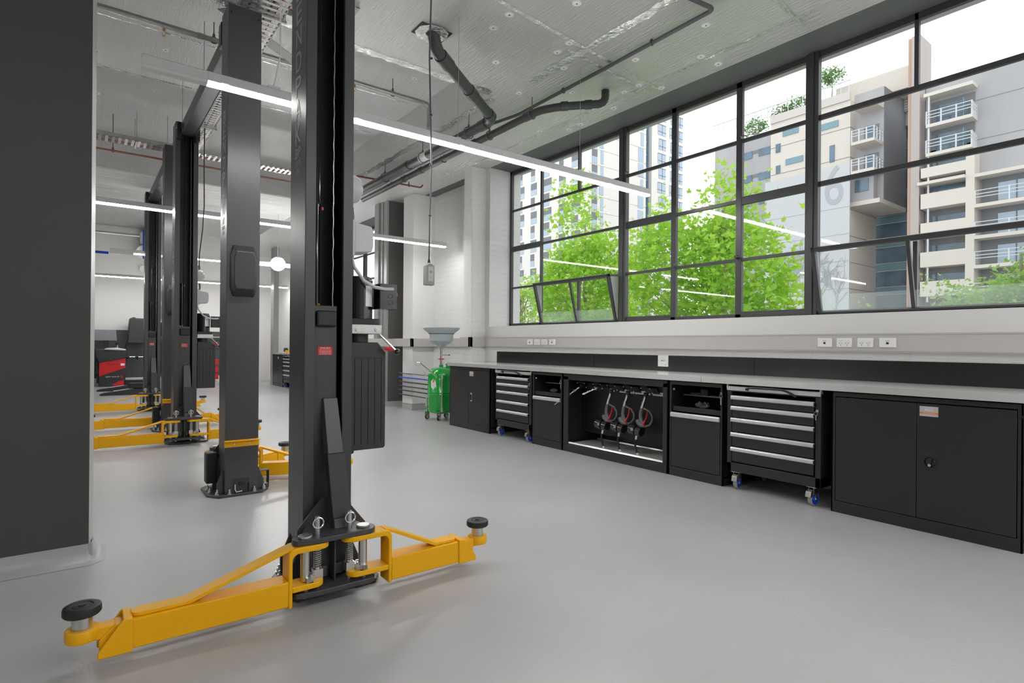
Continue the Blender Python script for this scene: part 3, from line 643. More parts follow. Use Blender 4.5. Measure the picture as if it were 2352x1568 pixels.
def post(label,loc,rz,power,arms,grp,offside=False,H=3.84,flex=False):
    t=thing('lift_post',label,'car lift post',loc,rz,grp)
    hw=.1215; D=.25; lip=.052; th=.01
    if power is False: pass
    bp=[(-.215,-.08),(-.19,-.14),(-.06,-.145),(-.05,-.13),(.09,-.13),(.10,-.145),(.20,-.14),(.235,-.09),(.235,.18),(.17,.28),(-.15,.28),(-.215,.19)]
    m=MB(); m.prism(bp,'z',0,.02); b=m.build('base_plate','charcoal',t,bevel=.003)
    for x,y in((-.19,.14),(-.185,.03),(.205,.13),(.205,.02),(-.09,.265),(.09,.265),(-.17,.225),(.17,.225)):
        m=MB(); m.cyl((x,y,.02),(x,y,.026),.018,14); m.cyl((x,y,.026),(x,y,.042),.013,6); m.cyl((x,y,.04),(x,y,.06),.007,8); m.build('anchor_bolt','zinc',b)
    # C-shaped column, back with raised folded corners
    c=[(-hw,0),(-hw+lip,0),(-hw+lip,.022),(-hw+lip-.006,.022),(-hw+lip-.006,th),(-hw+th,th),(-hw+th,D-th),(hw-th,D-th),(hw-th,th),(hw-lip+.006,th),(hw-lip+.006,.022),(hw-lip,.022),(hw-lip,0),(hw,0),(hw,D),(-hw,D)]
    m=MB(); m.prism(c,'z',.02,H)
    col=m.build('column','charcoal',t,bevel=.005)
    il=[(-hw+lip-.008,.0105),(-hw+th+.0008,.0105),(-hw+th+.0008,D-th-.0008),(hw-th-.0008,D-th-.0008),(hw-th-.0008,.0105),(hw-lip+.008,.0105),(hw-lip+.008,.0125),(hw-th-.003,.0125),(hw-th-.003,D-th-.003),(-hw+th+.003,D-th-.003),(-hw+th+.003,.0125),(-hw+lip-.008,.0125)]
    m=MB(); m.prism(il,'z',.35,H-.01); m.build('shade_liner','cab_inside',col)  # near-black liner added so the column inside looks shaded
    if rz!=0:
        m=MB(); m.box(-hw,hw,.0,D,H-.004,H+.002); m.build('top_cap','charcoal',col)
    # lettering stacked on the side facing the aisle
    s=-1 if rz==0 else 1
    fx='-x' if rz==0 else '+x'
    m=MB(); zs=[2.99,2.872,2.752,2.628,2.503,2.383,2.262]
    for ch,z in zip('BENDPAK',zs): m.text(ch,.100,face_M(fx,(s*(hw+.0006),.125,z)),width=.085,ext=.0005)
    m.text('BP',.05,face_M(fx,(s*(hw+.0006),.125,2.165)),width=.085); m.text('LIFTS',.03,face_M(fx,(s*(hw+.0006),.125,2.11)),width=.085); m.text('USA',.03,face_M(fx,(s*(hw+.0006),.125,2.07)),width=.06)
    m.build('lettering','letter',col)
    # gussets and foot structure
    for sx in(-1,1):
        for ya in(.02,.20):
            m=MB(); m.prism([(sx*hw,.02),(sx*(hw+.05),.02),(sx*(hw+.05),.10),(sx*hw,.22)],'y',ya,ya+.015); m.build('gusset','charcoal',t,bevel=.002)
    # carriage
    m=MB(); m.box(-.095,.052,.03,.20,.30,1.392); car=m.build('carriage','charcoal',t,bevel=.004)
    m=MB(); m.box(-.059,.044,.004,.034,1.285,1.365); m.build('bumper_pad','rubber',car,bevel=.01,seg=3)
    m=MB(); m.box(-.047,.028,.0275,.030,1.142,1.184); lb=m.build('warning_label','red',car)
    m=MB(); m.text('PLEASE READ',.007,face_M('-y',(-.0095,.0272,1.177)),width=.052)
    for i,l in enumerate(('before operating this lift','the owner and user must','read and follow the manual','and all safety instructions','keep this label in place')): m.text(l,.0042,face_M('-y',(-.0095,.0272,1.168-.0055*i)),width=.06)
    m.build('lettering','white',lb)
    # yoke plates
    def yoke(z0,z1,x0=-.177,x1=.097,y=-.215,r=.057): return [(x0+r*math.cos(PI/2+k*PI/10),y+r*math.sin(PI/2+k*PI/10)) for k in range(0,8)]+[(x0+.05,y-r*.9),(x1-.05,y-r*.9)]+[(x1+r*math.cos(-PI/2+.3+k*PI/10),y+r*math.sin(-PI/2+.3+k*PI/10)) for k in range(0,9)]+[(.09,-.02),(-.11,-.02)]
    m=MB(); m.prism(yoke(0,0),'z',.296,.320); m.prism(yoke(0,0),'z',.060,.084); m.box(-.12,.055,-.13,-.115,.084,.296); m.box(-.036,-.028,-.20,-.12,.084,.296); m.box(-.10,.04,-.12,.04,.05,.30)
    for x in(-.075,.0): m.box(x-.018,x+.018,-.165,-.13,.10,.15)
    yk=m.build('yoke','charcoal',t,bevel=.003)
    m=MB(); m.prism([(-.160,.30),(-.045,.44),(.06,.44),(.182,.285),(.182,.26),(-.160,.26)],'y',-.040,-.030); m.build('back_plate','charcoal',yk)
    # sloping lock tube with rubber pad
    def slope(z): k=(z-.318)/(.925-.318); return -.175+k*.19
    m=MB(); q=[]
    for z,w in((.318,.042),(.925,.036)):
        y=slope(z); q+=[(.015-w,y,z),(.015+w,y,z),(.015+w+.006,y+.05,z),(.015-w-.006,y+.05,z)]
    m._add(q,[(0,1,2,3),(4,5,6,7),(0,1,5,4),(1,2,6,5),(2,3,7,6),(3,0,4,7)]); m.build('pull_tube','charcoal',t,bevel=.003)
    m=MB(); q=[]
    for z,w in((.365,.049),(.66,.045)):
        y=slope(z)-.008; q+=[(.015-w,y,z),(.015+w,y,z),(.015+w,y+.045,z),(.015-w,y+.045,z)]
    m._add(q,[(0,1,2,3),(4,5,6,7),(0,1,5,4),(1,2,6,5),(2,3,7,6),(3,0,4,7)]); m.build('door_guard_pad','rubber',t,bevel=.004)
    # pivot pins, spring pins
    for x in(-.177,.097):
        m=MB(); m.cyl((x,-.215,.05),(x,-.215,.322),.020,24); m.cyl((x,-.215,.320),(x,-.215,.331),.031,28); m.build('pivot_pin','zinc',t,bevel=.002)
    for x in(-.118,.033):
        m=MB(); m.cyl((x,-.205,.045),(x,-.205,.405),.011,16); m.box(x-.02,x+.02,-.225,-.185,.125,.165)
        m.tube([(x+.017*math.cos(k*PI/4),-.205+.017*math.sin(k*PI/4),.168+.0012*k) for k in range(100)],.0028,5)
        m.build('spring_pin','zinc',t)
        m=MB(); m.tube([(x+.024*math.cos(k*PI/8),-.205-.012,.375+.024*math.sin(k*PI/8)) for k in range(16)],.0035,8,closed=True); m.build('pull_ring','chrome',t)
    arm(t,-.177,-.215,PI+arms[0][2],arms[0][0],arms[0][1]); arm(t,.097,-.215,arms[1][2],arms[1][0],arms[1][1])
    # hydraulic ram, cable
    m=MB(); m.cyl((-.03,.11,1.39),(-.03,.11,1.90),.016,18); m.cyl((-.03,.11,1.90),(-.03,.11,1.915),.019,18); m.cyl((-.015,.11,1.9),(-.015,.11,H-.1),.003,6); m.build('hydraulic_ram','gloss_black',t)
    m=MB(); m.box(-.012,-.002,.09,.10,1.885,1.90); m.build('red_clip','red',t)
    m=MB(); m.cyl((-.055,.08,1.392),(-.055,.08,1.402),.012,8); m.cyl((-.03,.08,1.392),(-.03,.08,1.405),.010,8); m.build('hose_union','brass',t)
    m=MB(); m.tube([(.060+.0012*math.cos(k*1.1),.12+.0012*math.sin(k*1.1),1.39+k*.02) for k in range(int((H-1.5)/.02))],.0042,6); m.build('lift_cable','galv',t)
    if power:
        m=MB(); m.prism([(.132,.635),(.325,.635),(.333,.645),(.333,1.155),(.288,1.208),(.14,1.208),(.132,1.20)],'y',.055,.215); tk=m.build('oil_tank','tank_black',t,bevel=.010,seg=3)
        m=MB()
        for k in range(5): xx=.160+k*.0375; m.box(xx-.0025,xx+.0025,.0515,.056,.665,1.125)
        for k in range(4): xx=.160+k*.0375; m.box(xx,xx+.0375,.0515,.056,1.122,1.126)
        m.build('tank_rib','tank_black',tk,bevel=.0015)
        m=MB(); m.cyl((.20,.13,1.20),(.20,.13,1.26),.058,24); m.build('pump_neck','rubber',t)
        m=MB(); m.box(.128,.303,.04,.215,1.252,1.303); pb=m.build('pump_block','alu_cast',t,bevel=.004)
        m=MB(); 
        for xx in(.165,.275): m.cyl((xx,.036,1.277),(xx,.04,1.277),.013,14); m.cyl((xx,.033,1.277),(xx,.036,1.277),.006,6)
        m.build('bolt','zinc',pb)
        m=MB(); m.box(.13,.295,.055,.20,1.303,1.335); m.cyl((.205,.13,1.33),(.205,.13,1.545),.075,36); m.cyl((.205,.13,1.54),(.205,.13,1.56),.070,36); mt=m.build('motor','gloss_black',t,bevel=.004)
        m=MB(); m.M=Matrix.Translation((.205,.13,0)); m.lathe((0,0,0),[(.0758,1.40),(.0758,1.51)],8,a0=-PI*.46,a1=-PI*.22); m.build('rating_label','white',mt)
        m=MB(); m.box(.285,.385,.03,.13,1.388,1.525); sb=m.build('switch_box','gloss_black',t,bevel=.002)
        m=MB(); m.cyl((.385,.08,1.475),(.395,.08,1.475),.022,18); m.cyl((.395,.08,1.475),(.405,.08,1.475),.015,14); m.build('rotary_switch','orange',sb)
        m=MB(); m.box(.385,.39,.06,.10,1.44,1.452); m.build('red_mark','red',sb)
        m=MB(); 
        for zz in(1.425,1.46): m.tube([(.345+.014*math.cos(k*PI/8),.029,zz+.012*math.sin(k*PI/8)) for k in range(16)],.001,4,closed=True)
        m.build('knockout','tank_black',sb)
        m=MB(); m.cyl((.285,.03,1.25),(.365,.0,1.165),.0065,10); m.build('release_lever','chrome',t); m=MB(); bmesh.ops.create_uvsphere(m.bm,u_segments=14,v_segments=10,radius=.017)
        for v in m.bm.verts: v.co+=Vector((.372,-.003,1.158))
        m.build('lever_ball','gloss_black',t)
        m=MB(); m.tube(bend([(.31,.02,1.208-.03),(.35,.01,1.17)],.01),.012,8); m.build('red_handle','red',t)
        m=MB(); m.tube([(.125,.04,1.66),(.14,.03,1.60),(.19,.02,1.53),(.25,.015,1.50),(.31,.02,1.495),(.36,.025,1.498)],.009,10); m.build('power_cable','plastic_light',t)
        m=MB(); m.box(.1215,.15,.04,.20,1.66,1.85); m.prism([(.15,1.68),(.245,1.69),(.255,1.72),(.255,1.80),(.245,1.825),(.15,1.84)],'y',.05,.19); m.build('control_box','plastic_light',t,bevel=.005)
        m=MB(); m.box(.1215,.135,.05,.19,1.93,2.12); m.M=Matrix.Translation((.135,.12,2.025))@Matrix.Rotation(PI/2,4,'Y'); m.lathe((0,0,0),[(.075,0),(.075,.03),(.065,.055),(.035,.06),(.033,.075),(0,.078)],24); m.build('isolator','plastic_light',t)
        m=MB(); m.tube([(.16,.12,1.93),(.165,.12,1.88),(.16,.12,1.85)],.01,8)
        if flex: m.cyl((.155,.12,2.10),(.155,.12,2.15),.014,10); m.tube([(.155,.12,2.12),(.158,.12,2.3),(.19,.12,2.6),(.205,.12,2.9),(.20,.12,3.5),(.21,.12,4.41)],.007,8)
        m.build('supply_cable','cable_dark',t)
    if offside:
        yb=D; P0=[(-.098,1.62),(-.098,1.89),(-.078,1.968),(.078,1.968),(.098,1.89),(.098,1.62),(.078,1.560),(-.078,1.560)]
        m=MB(); Q=[(x,yb,z) for x,z in P0]+[(x*.80,yb+.065,1.765+(z-1.765)*.72) for x,z in P0]; n=8
        m._add(Q,[tuple(range(n)),tuple(range(n,2*n))]+[(i,(i+1)%n,(i+1)%n+n,i+n) for i in range(n)]); m.build('lock_cover','tank_black',t,bevel=.006,seg=3)
        m=MB(); m.box(-hw-.006,hw+.006,yb,yb+.004,.382,.432); m.box(-hw-.006,hw+.006,yb,yb+.05,.432,.437); m.build('adapter_rack','yellow',t,bevel=.002)
        m=MB(); 
        for x in(-.055,.055): m.cyl((x,yb+.004,.405),(x,yb+.010,.405),.007,10)
        m.build('rack_bolt','zinc',t)
        m=MB(); m.box(-.062,.062,yb,yb+.003,.02,.145); m.mi=1; m.box(-.055,.055,yb+.001,yb+.0045,.022,.138); m.build('access_cover',['charcoal','tank_black'],t,bevel=.002)
        m=MB(); m.box(-.022,.022,yb+.004,yb+.009,.075,.11); m.cyl((-.05,yb+.01,.03),(-.05,yb+.01,.09),.005,8); m.build('grommet','black',t,bevel=.003)
        m=MB(); m.tube([(.05,yb+.012,.09),(.05,yb+.012,.05),(.04,yb+.015,.03),(.0,yb+.018,.035)],.005,8); m.build('air_fitting','alu',t)
        m=MB(); m.box(hw+.012,hw+.095,.05-.12,.16-.12,.07,.315); m.build('hose_box','rubber',t,bevel=.012,seg=3)
        m=MB(); m.box(-hw-.10,-hw-.004,.12,.19,.155,.162); m.box(-hw-.10,-hw-.095,.12,.19,.045,.16); m.box(-hw-.10,-hw-.004,.185,.19,.02,.05); m.build('side_bracket','charcoal',t,bevel=.002)
        m=MB(); m.cyl((-.1,.13,H),(-.1,.13,H+.02),.012,8); m.cyl((0,.1,H),(0,.1,H+.025),.01,8); m.cyl((.1,.22,H-.06),(.1,.254,H-.06),.008,10); m.cyl((-.1,.22,H-.06),(-.1,.254,H-.06),.008,10); m.build('top_bolt','black',t)
    return t
GL='charcoal posts of the two-post car lifts'
L=(.805,.068,0); Rr=(.664,.113,0)
post('nearest tall charcoal lift post with both yellow arms spread in the foreground',(.994,2.822,0),0,True,(L,Rr),GL)
post('second charcoal lift post seen from its flat back, with a yellow rack strip',(1.0215,5.10,0),PI,False,((.80,.068,-.38),(.80,.068,-2.572)),GL,offside=True)
post('third charcoal lift post with open front, between the second post and the window side',(1.013,7.83,0),0,True,((.83,.068,0),Rr),GL,flex=True)
post('fourth charcoal lift post, narrow strip seen from its back beside the third',(1.005,9.09,0),PI,False,((.5,.10,0),(.80,.08,0)),GL,offside=True)
post('farthest charcoal lift post with open front near the wheel balancer',(1.02,11.82,0),0,True,((.80,.068,0),Rr),GL)
def obeam(y0,y1,x,label):
    t=thing('overhead_beam',label,'lift beam',(x,(y0+y1)/2,3.62),0,'overhead beams joining lift posts'); h=(y1-y0)/2
    m=MB(); m.box(-.065,.065,-h+.03,h-.03,.06,.20); m.build('beam','charcoal',t,bevel=.004)
    m=MB(); m.box(.066,.075,-h,h,.055,.10); m.cyl((.09,-h*.6,.09),(.09,-h*.45,.09),.02,10); m.build('side_channel','charcoal',t)
    for s in(-1,1):
        m=MB(); m.box(-.12,-.075,s*(h-.05)-.05,s*(h-.05)+.05,.0,.19); m.box(.075,.12,s*(h-.05)-.05,s*(h-.05)+.05,.0,.19); m.build('end_bracket','black',t,bevel=.003)
        m=MB(); m.cyl((-.13,s*(h-.06),.12),(.13,s*(h-.06),.12),.009,10); m.cyl((-.07,s*(h-.06),.10),(-.055,s*(h-.06),.10),.03,14); m.cyl((.055,s*(h-.06),.10),(.07,s*(h-.06),.10),.03,14); m.build('sheave_bolt','zinc',t)
obeam(5.11,7.83,1.015,'dark overhead beam from the second to the third lift post')
obeam(9.10,11.82,1.01,'dark overhead beam from the fourth to the fifth lift post')
obeam(-1.2,2.822,.995,'dark overhead beam from the nearest lift post back over the camera')

# ------------------------------------------------------------------ ceiling services
DS=[(2.835,4.026),(3.161,3.325),(2.827,3.785),(3.202,4.499),(3.545,3.989),(3.524,3.80),(3.739,3.249),(3.80,4.174),(3.80,4.895),(4.228,3.627),(4.672,3.963),(4.908,3.854),(4.679,4.168),(4.239,4.516),(4.903,4.525),(4.941,5.109),(4.944,5.326),(4.691,5.603),(4.669,3.206),(4.924,3.186),(4.246,2.867),(4.35,6.6),(4.85,6.9),(4.35,7.5),(4.7,7.9),(4.2,8.3),(4.6,8.9),(4.85,8.5)]
DH=[(.727,7.306),(.13,7.816),(.13,8.082),(.752,8.572),(.153,9.126),(.134,9.356),(.675,9.88),(1.91,7.262),(2.5,6.0),(2.2,7.6),(2.9,8.0),(2.4,9.2),(3.1,9.6),(1.7,5.9),(2.6,6.9),(3.2,6.2),(3.2,7.2)]
DF=[(.6,14.2),(1.4,14.9),(2.0,14.3),(2.6,15.2),(1.0,15.8),(1.9,16.2),(.5,16.6),(2.9,16.6)]
DB=[(.7,11.7),(1.9,11.8),(.5,12.6),(2.4,12.4),(2.9,11.6),(1.3,12.9)]
proto=None
for z,lst in((ZC,DS),(ZH,DH),(ZH,DF),(ZC-.012,DB)):
    for x,y in lst:
        if proto is None:
            m=MB(); m.lathe((0,0,0),[(0,0),(.006,-.003),(.02,-.004),(.036,-.0025),(.038,0)],20); m.mi=1; m.cyl((0,0,-.0035),(0,0,-.0055),.006,8); o=m.build('insulation_washer',['washer','black']); proto=o
            tag(o,'small round white washer pinning the foil to the ceiling','washer','insulation washers on the foil ceiling')
        else: o=proto.copy(); C.objects.link(o)
        o.location=(x,y,z-.0055)
def pipe(name,pts,r,matn,label,cat,rad=.1,sleeves=(),n=20,hang=(),group=None,zc=ZC):
    t=thing(name,label,cat,pts[0],0,group); o=Vector(pts[0]); P=[Vector(p)-o for p in pts]
    m=MB(); m.tube(bend(P,rad,8),r,n); m.build('pipe',matn,t)
    if sleeves:
        for a,b in sleeves: m=MB(); m.cyl(Vector(a)-o,Vector(b)-o,r*1.16,n); m.build('coupling',matn,t,bevel=.003)
    for hp in hang:
        h=Vector(hp)-o; m=MB(); m.tube([(h.x+r*1.25*math.cos(k*PI/8),h.y,h.z+r*1.25*math.sin(k*PI/8)) for k in range(16)],.006,6,closed=True); m.cyl((h.x,h.y,h.z+r*1.2),(h.x,h.y,zc-o.z),.005,6); m.cyl((h.x,h.y,h.z+r*1.2),(h.x,h.y,h.z+r*1.2+.03),.012,6); m.build('hanger','cable_dark',t)
    return t
A0=Vector((2.46,4.43,4.0)); A1=Vector((2.52,4.46,3.83)); A2=Vector((3.70,5.24,3.745))
d=(A2-A1).normalized()
pipe('drain_pipe',[A0,A1,A2,(3.70,5.6,3.745),(3.70,9.6,3.745)],.055,'hdpe','thick dark drain pipe slanting across the foil ceiling from a cut hole','pipe',.12,
  sleeves=((A1+d*.08,A1+d*.26),(A1+d*.72,A1+d*.86),(A2-d*.16,A2-d*.06),((3.70,5.36,3.745),(3.70,5.50,3.745)),((3.70,7.3,3.745),(3.70,7.42,3.745))),hang=((3.70,5.75,3.745),(3.70,6.9,3.745),(3.70,8.1,3.745)))
m=MB(); o_=[q for q in C.objects if q.name=='drain_pipe'][0]; m.cyl(Vector((3.70,6.75,3.745))-A0,Vector((3.70,6.95,3.745))-A0,.057,20); m.build('pipe_label','white',o_)
m=MB(); m.lathe((0,0,0),[(.055,.0),(.11,-.004),(.15,-.0)],9); o=m.build('foil_collar','tape'); o.location=(2.46,4.43,ZC-.012); tag(o,'torn foil edge around the hole where the thick pipe leaves the ceiling','foil patch')
m=MB(); m.box(2.30,2.60,4.32,4.52,ZC-.006,ZC-.001); tag(m.build('ceiling_opening','cab_inside'),'dark opening cut in the foil around the thick pipe','opening')
pipe('waste_pipe',[(4.49,4.27,4.0),(4.47,4.25,3.80),(4.10,4.55,3.77),(3.97,4.75,3.76),(3.97,9.6,3.75)],.042,'hdpe','dark pipe dropping from the ceiling near the window and bending along the room','pipe',.09,
  sleeves=(((4.16,4.50,3.775),(4.10,4.55,3.772)),((4.36,4.34,3.792),(4.30,4.39,3.788)),((3.97,4.9,3.76),(3.97,5.0,3.76)),((3.97,6.0,3.76),(3.97,6.12,3.76)),((3.97,7.4,3.755),(3.97,7.5,3.755))),hang=((3.97,4.88,3.76),(3.97,5.7,3.76),(3.97,6.8,3.76),(3.97,8.0,3.755)))
pipe('conduit',[(3.4,2.74,3.92),(4.05,2.66,3.92),(4.08,3.9,3.92),(4.10,5.3,3.92),(3.98,5.7,3.90),(3.86,6.0,3.88),(3.84,9.6,3.86)],.018,'cable_dark','thin dark conduit running along the foil ceiling toward the window corner','conduit',.06,n=12,hang=((4.06,3.3,3.92),(4.09,4.5,3.92)))
pipe('black_conduit',[(3.80,6.1,3.80),(3.80,9.8,3.80)],.02,'conduit_black','black conduit in the bundle between the two dark drain pipes','conduit',.06,n=10,group='conduits in the pipe bundle')
pipe('black_conduit',[(3.86,6.3,3.76),(3.86,9.8,3.76)],.016,'plastic_grey','grey conduit in the bundle between the two dark drain pipes','conduit',.06,n=10,group='conduits in the pipe bundle')
t=pipe('sprinkler_pipe',[(-1.5,6.37,4.24),(3.50,6.37,4.24),(3.50,6.37,3.87),(4.35,6.37,3.87)],.026,'galv','galvanised sprinkler pipe crossing the raised foil ceiling and dropping under the beam','pipe',.07,sleeves=(((.9,6.37,4.24),(.96,6.37,4.24)),((3.50,6.37,4.17),(3.50,6.37,4.12)),((3.50,6.37,3.99),(3.50,6.37,3.94))),hang=((1.05,6.37,4.24),(3.0,6.37,4.24)),zc=ZH)
for x in(.62,2.52):
    m=MB(); a=Vector((x+1.5,0,-.03)); m.cyl(a,a+Vector((0,0,-.03)),.012,10); m.tube([a+Vector((-.012,0,-.03)),a+Vector((-.016,0,-.05)),a+Vector((0,0,-.07)),a+Vector((.016,0,-.05)),a+Vector((.012,0,-.03))],.003,6); m.cyl(a+Vector((0,0,-.07)),a+Vector((0,0,-.074)),.014,12); m.build('sprinkler_head','brass',t)
pipe('copper_pipe',[(-1.5,9.81,3.90),(3.3,9.81,3.90)],.014,'copper','brown copper pipe crossing the room below the far cable tray','pipe',.05,n=10,hang=((.35,9.81,3.9),(2.0,9.81,3.9)),zc=ZH)
pipe('copper_pipe',[(3.50,8.72,3.88),(4.62,8.68,3.88),(4.66,8.68,3.93)],.014,'copper','short brown copper pipe under the foil by the pipe bundle','pipe',.03,n=10,hang=((4.4,8.69,3.88),))
# cable trays
def tray(p0,p1,w,label,ax,loc):
    t=thing('cable_tray',label,'cable tray',loc,0,'galvanised cable trays'); Ln=p1-p0
    def B(m,a0,a1,b0,b1,z0,z1):
        if ax=='y': m.box(b0,b1,a0,a1,z0,z1)
        else: m.box(a0,a1,b0,b1,z0,z1)
    m=MB(); B(m,0,Ln,0,.006,0,.055); B(m,0,Ln,w-.006,w,0,.055)
    k=0.03
    while k<Ln: B(m,k,k+.034,0,w,0,.004); k+=.075
    for b in(.12,.3,.45): 
        if b<w: B(m,0,Ln,b-.012,b+.012,.001,.0045)
    m.build('tray','galv',t)
    m=MB(); r=random.Random(int(Ln*10))
    for k in range(5):
        b=.05+k*(w-.1)/4; pts=[((x if ax=='x' else b+.02*math.sin(x*1.3+k)),(x if ax=='y' else b+.02*math.sin(x*1.3+k)),.018+.006*(k%2)) for x in [i*.25 for i in range(int(Ln/.25)+1)]]; m.mi=k%3; m.tube(pts,.009 if k%3!=1 else .004,6)
    m.build('cable',['cable_dark','red','cable_white'],t)
    k=.6
    while k<Ln:
        m=MB(); B(m,k,k+.02,-.03,w+.03,-.02,0); 
        for b in(-.02,w+.02):
            q=(b,k+.01,0) if ax=='y' else (k+.01,b,0); m.cyl(q,(q[0],q[1],(ZH if loc[1]+q[1]>5.15 else ZC)-loc[2]-.001),.004,6)
        k+=1.5
        m.build('trapeze','galv',t)
tray(4.3,10.6,.33,'galvanised cable tray running down the room beside the lift beam','y',(.99,4.3,3.875))
tray(0,.43,.45,'short galvanised cable tray branch beside the top of the second post','x',(1.325,4.35,3.875))
tray(-1.5,3.5,.30,'galvanised cable tray crossing the room in front of the far foil beam','x',(-1.5,9.50,4.01))
m=MB(); m.prism([(-.75,-.06),(.75,-.22),(.75,-.10),(-.75,.06)],'z',0,.006); o=m.build('steel_strap','plastic_grey'); 
m2=None; o.location=(1.55,5.75,4.02); o.rotation_euler=(0,0,.75); tag(o,'flat grey steel strap under the cable tray beside the second post','bracket')

# pendant control on its cable
t=thing('pendant_box','grey pendant control box hanging on a black cable in mid room','pendant control',(2.2,3.985,1.668))
m=MB(); m.tube([(0,0,.20),(.004,0,.5),(.015,.0,.9),(.005,0,1.3),(-.01,0,1.8),(.0,0,2.27)],.007,8); m.build('cable','cable_dark',t)
m=MB(); m.tube([(.012,0,.19),(.014,0,.26),(.012,0,.6),(.008,0,1.0)],.0025,6); m.build('strain_wire','zinc',t)
m=MB(); m.prism([(-.036,0),(.036,0),(.038,.02),(.036,.155),(.012,.175),(-.012,.175),(-.036,.155),(-.038,.02)],'y',-.028,.028); bx=m.build('housing','plastic_grey',t,bevel=.005)
m=MB(); m.box(-.022,.022,-.031,-.028,.03,.145); m.build('front_panel','plastic_light',bx,bevel=.002); m=MB(); m.cyl((.0,-.031,.105),(.0,-.034,.105),.011,14); m.cyl((0,-.031,.06),(0,-.034,.06),.004,8); m.build('button','plastic_grey',bx)
m=MB(); m.cyl((0,0,.175),(0,0,.205),.012,10,r2=.009); m.build('cable_gland','black',t)
m=MB()
for z in(.55,.95,1.35,1.8): m.cyl((.006,0,z),(.006,0,z+.008),.012,8)
m.build('cable_tie','black',t)
m=MB(); m.tube([(1.03,4.065,2.925),(1.05,4.07,3.0),(1.09,4.10,3.2),(1.10,4.15,3.6),(1.12,4.2,3.95)],.005,8); m.box(1.0,1.08,4.05,4.08,2.921,2.945); tag(m.build('flex_cable','cable_white'),'white flex feeding the nearest strip light beside the front post','cable')

# ------------------------------------------------------------------ waste oil drainer
t=thing('oil_drainer','green waste oil drainer on casters with a wide grey funnel','oil drainer',(4.615,7.93,0))
R0=.212
m=MB(); m.lathe((0,0,0),[(0,.10),(R0*.7,.105),(R0*.93,.125),(R0,.16),(R0,.40),(R0+.004,.405),(R0+.004,.412),(R0,.418),(R0,.43),(R0+.004,.435),(R0+.004,.442),(R0,.448),(R0,.70),(R0*.95,.755),(R0*.75,.805),(R0*.4,.832),(0,.838)],48); m.build('tank','green',t)
m=MB(); m.cyl((0,0,.83),(0,0,.87),.033,20); m.cyl((.11,-.03,.80),(.11,-.03,.87),.035,16); m.build('filler_neck','green',t); m=MB(); m.cyl((.11,-.03,.87),(.11,-.03,.89),.038,16); m.build('cap','rubber',t)
m=MB(); m.cyl((0,0,.86),(0,0,1.16),.020,18); m.build('riser_pipe','chrome',t)
m=MB(); m.lathe((0,0,0),[(.02,.955),(.045,.957),(.047,.965),(.045,.973),(.02,.975)],24); m.build('hand_wheel','red',t)
m=MB(); m.cyl((.015,-.015,1.03),(.10,-.05,1.03),.006,8); m.build('valve_lever','zinc',t); m=MB(); m.cyl((.10,-.05,1.03),(.125,-.06,1.03),.009,8); m.build('lever_grip','red',t)
m=MB(); m.lathe((0,0,0),[(.02,1.15),(.06,1.165),(.185,1.25),(.19,1.26),(.19,1.365),(.20,1.372),(.215,1.385),(.285,1.44),(.298,1.462),(.296,1.470),(.285,1.466),(.21,1.40),(.18,1.37),(.18,1.27),(.05,1.18)],48); m.build('funnel','funnel',t); m=MB(); m.lathe((0,0,0),[(.192,1.366),(.204,1.366),(.206,1.374),(.194,1.376)],40); m.build('band','cable_dark',t)
m=MB(); b=[(-.20,.10,.70),(-.26,.13,.80),(-.36,.19,.91)]; c=[(-.21,-.07,.70),(-.30,-.02,.80),(-.40,.03,.91)]
m.tube(bend([(-.17,.13,.66),(-.21,.15,.72),(-.37,.20,.895),(-.37,.04,.915),(-.17,-.12,.71),(-.15,-.15,.68)],.03),.010,10); m.build('handle','chrome',t)
m=MB(); m.cyl((-.10,-.20,.17),(-.10,-.20,.70),.011,12); m.cyl((-.10,-.20,.14),(-.10,-.20,.20),.018,10); m.cyl((-.10,-.20,.66),(-.10,-.20,.72),.018,10); m.build('sight_tube','zinc',t)
m=MB(); m.cyl((-.25,.02,.22),(-.25,.02,.36),.016,10); m.cyl((-.25,.02,.22),(-.20,.02,.20),.012,8); m.cyl((-.25,.02,.34),(-.20,.02,.36),.010,8); m.build('relief_valve','zinc',t)
# hazard diamond
m=MB(); 
def sg_(a,z): rr=R0+.0015; return (rr*math.cos(a),rr*math.sin(a),z)
a0=math.radians(205)
m._add([sg_(a0,.66),sg_(a0+.22,.60),sg_(a0+.22,.55),sg_(a0,.48),sg_(a0-.22,.53),sg_(a0-.22,.62)],[(0,1,2,3),(0,3,4,5)]); hz=m.build('hazard_label','white',t)
m=MB(); rr=R0+.0022; m._add([(rr*math.cos(a0+q),rr*math.sin(a0+q),z) for q,z in((-.07,.645),(.07,.645),(.09,.615),(0,.59),(-.09,.615))],[(0,1,2,3,4)]); m.build('label_symbol','orange',hz)
m=MB(); m.M=Matrix.Rotation(0,4,'Z'); m.text('20',.035,face_M('-y',(.12,-.1775,.70)),width=.05); m.build('marking','white',t)
m=MB(); m.box(-.19,-.10,-.17,-.09,.135,.16); m.box(-.2,-.13,.08,.14,.135,.16); m.build('caster_lug','green',t)
for x,y,s in((-.125,-.155,.6),(-.175,.13,.2),(.16,.10,0),(.13,-.14,0)): caster(t,x,y,r=.042,swivel=s,br=False,mats=('zinc','rubber'),z1=.135)

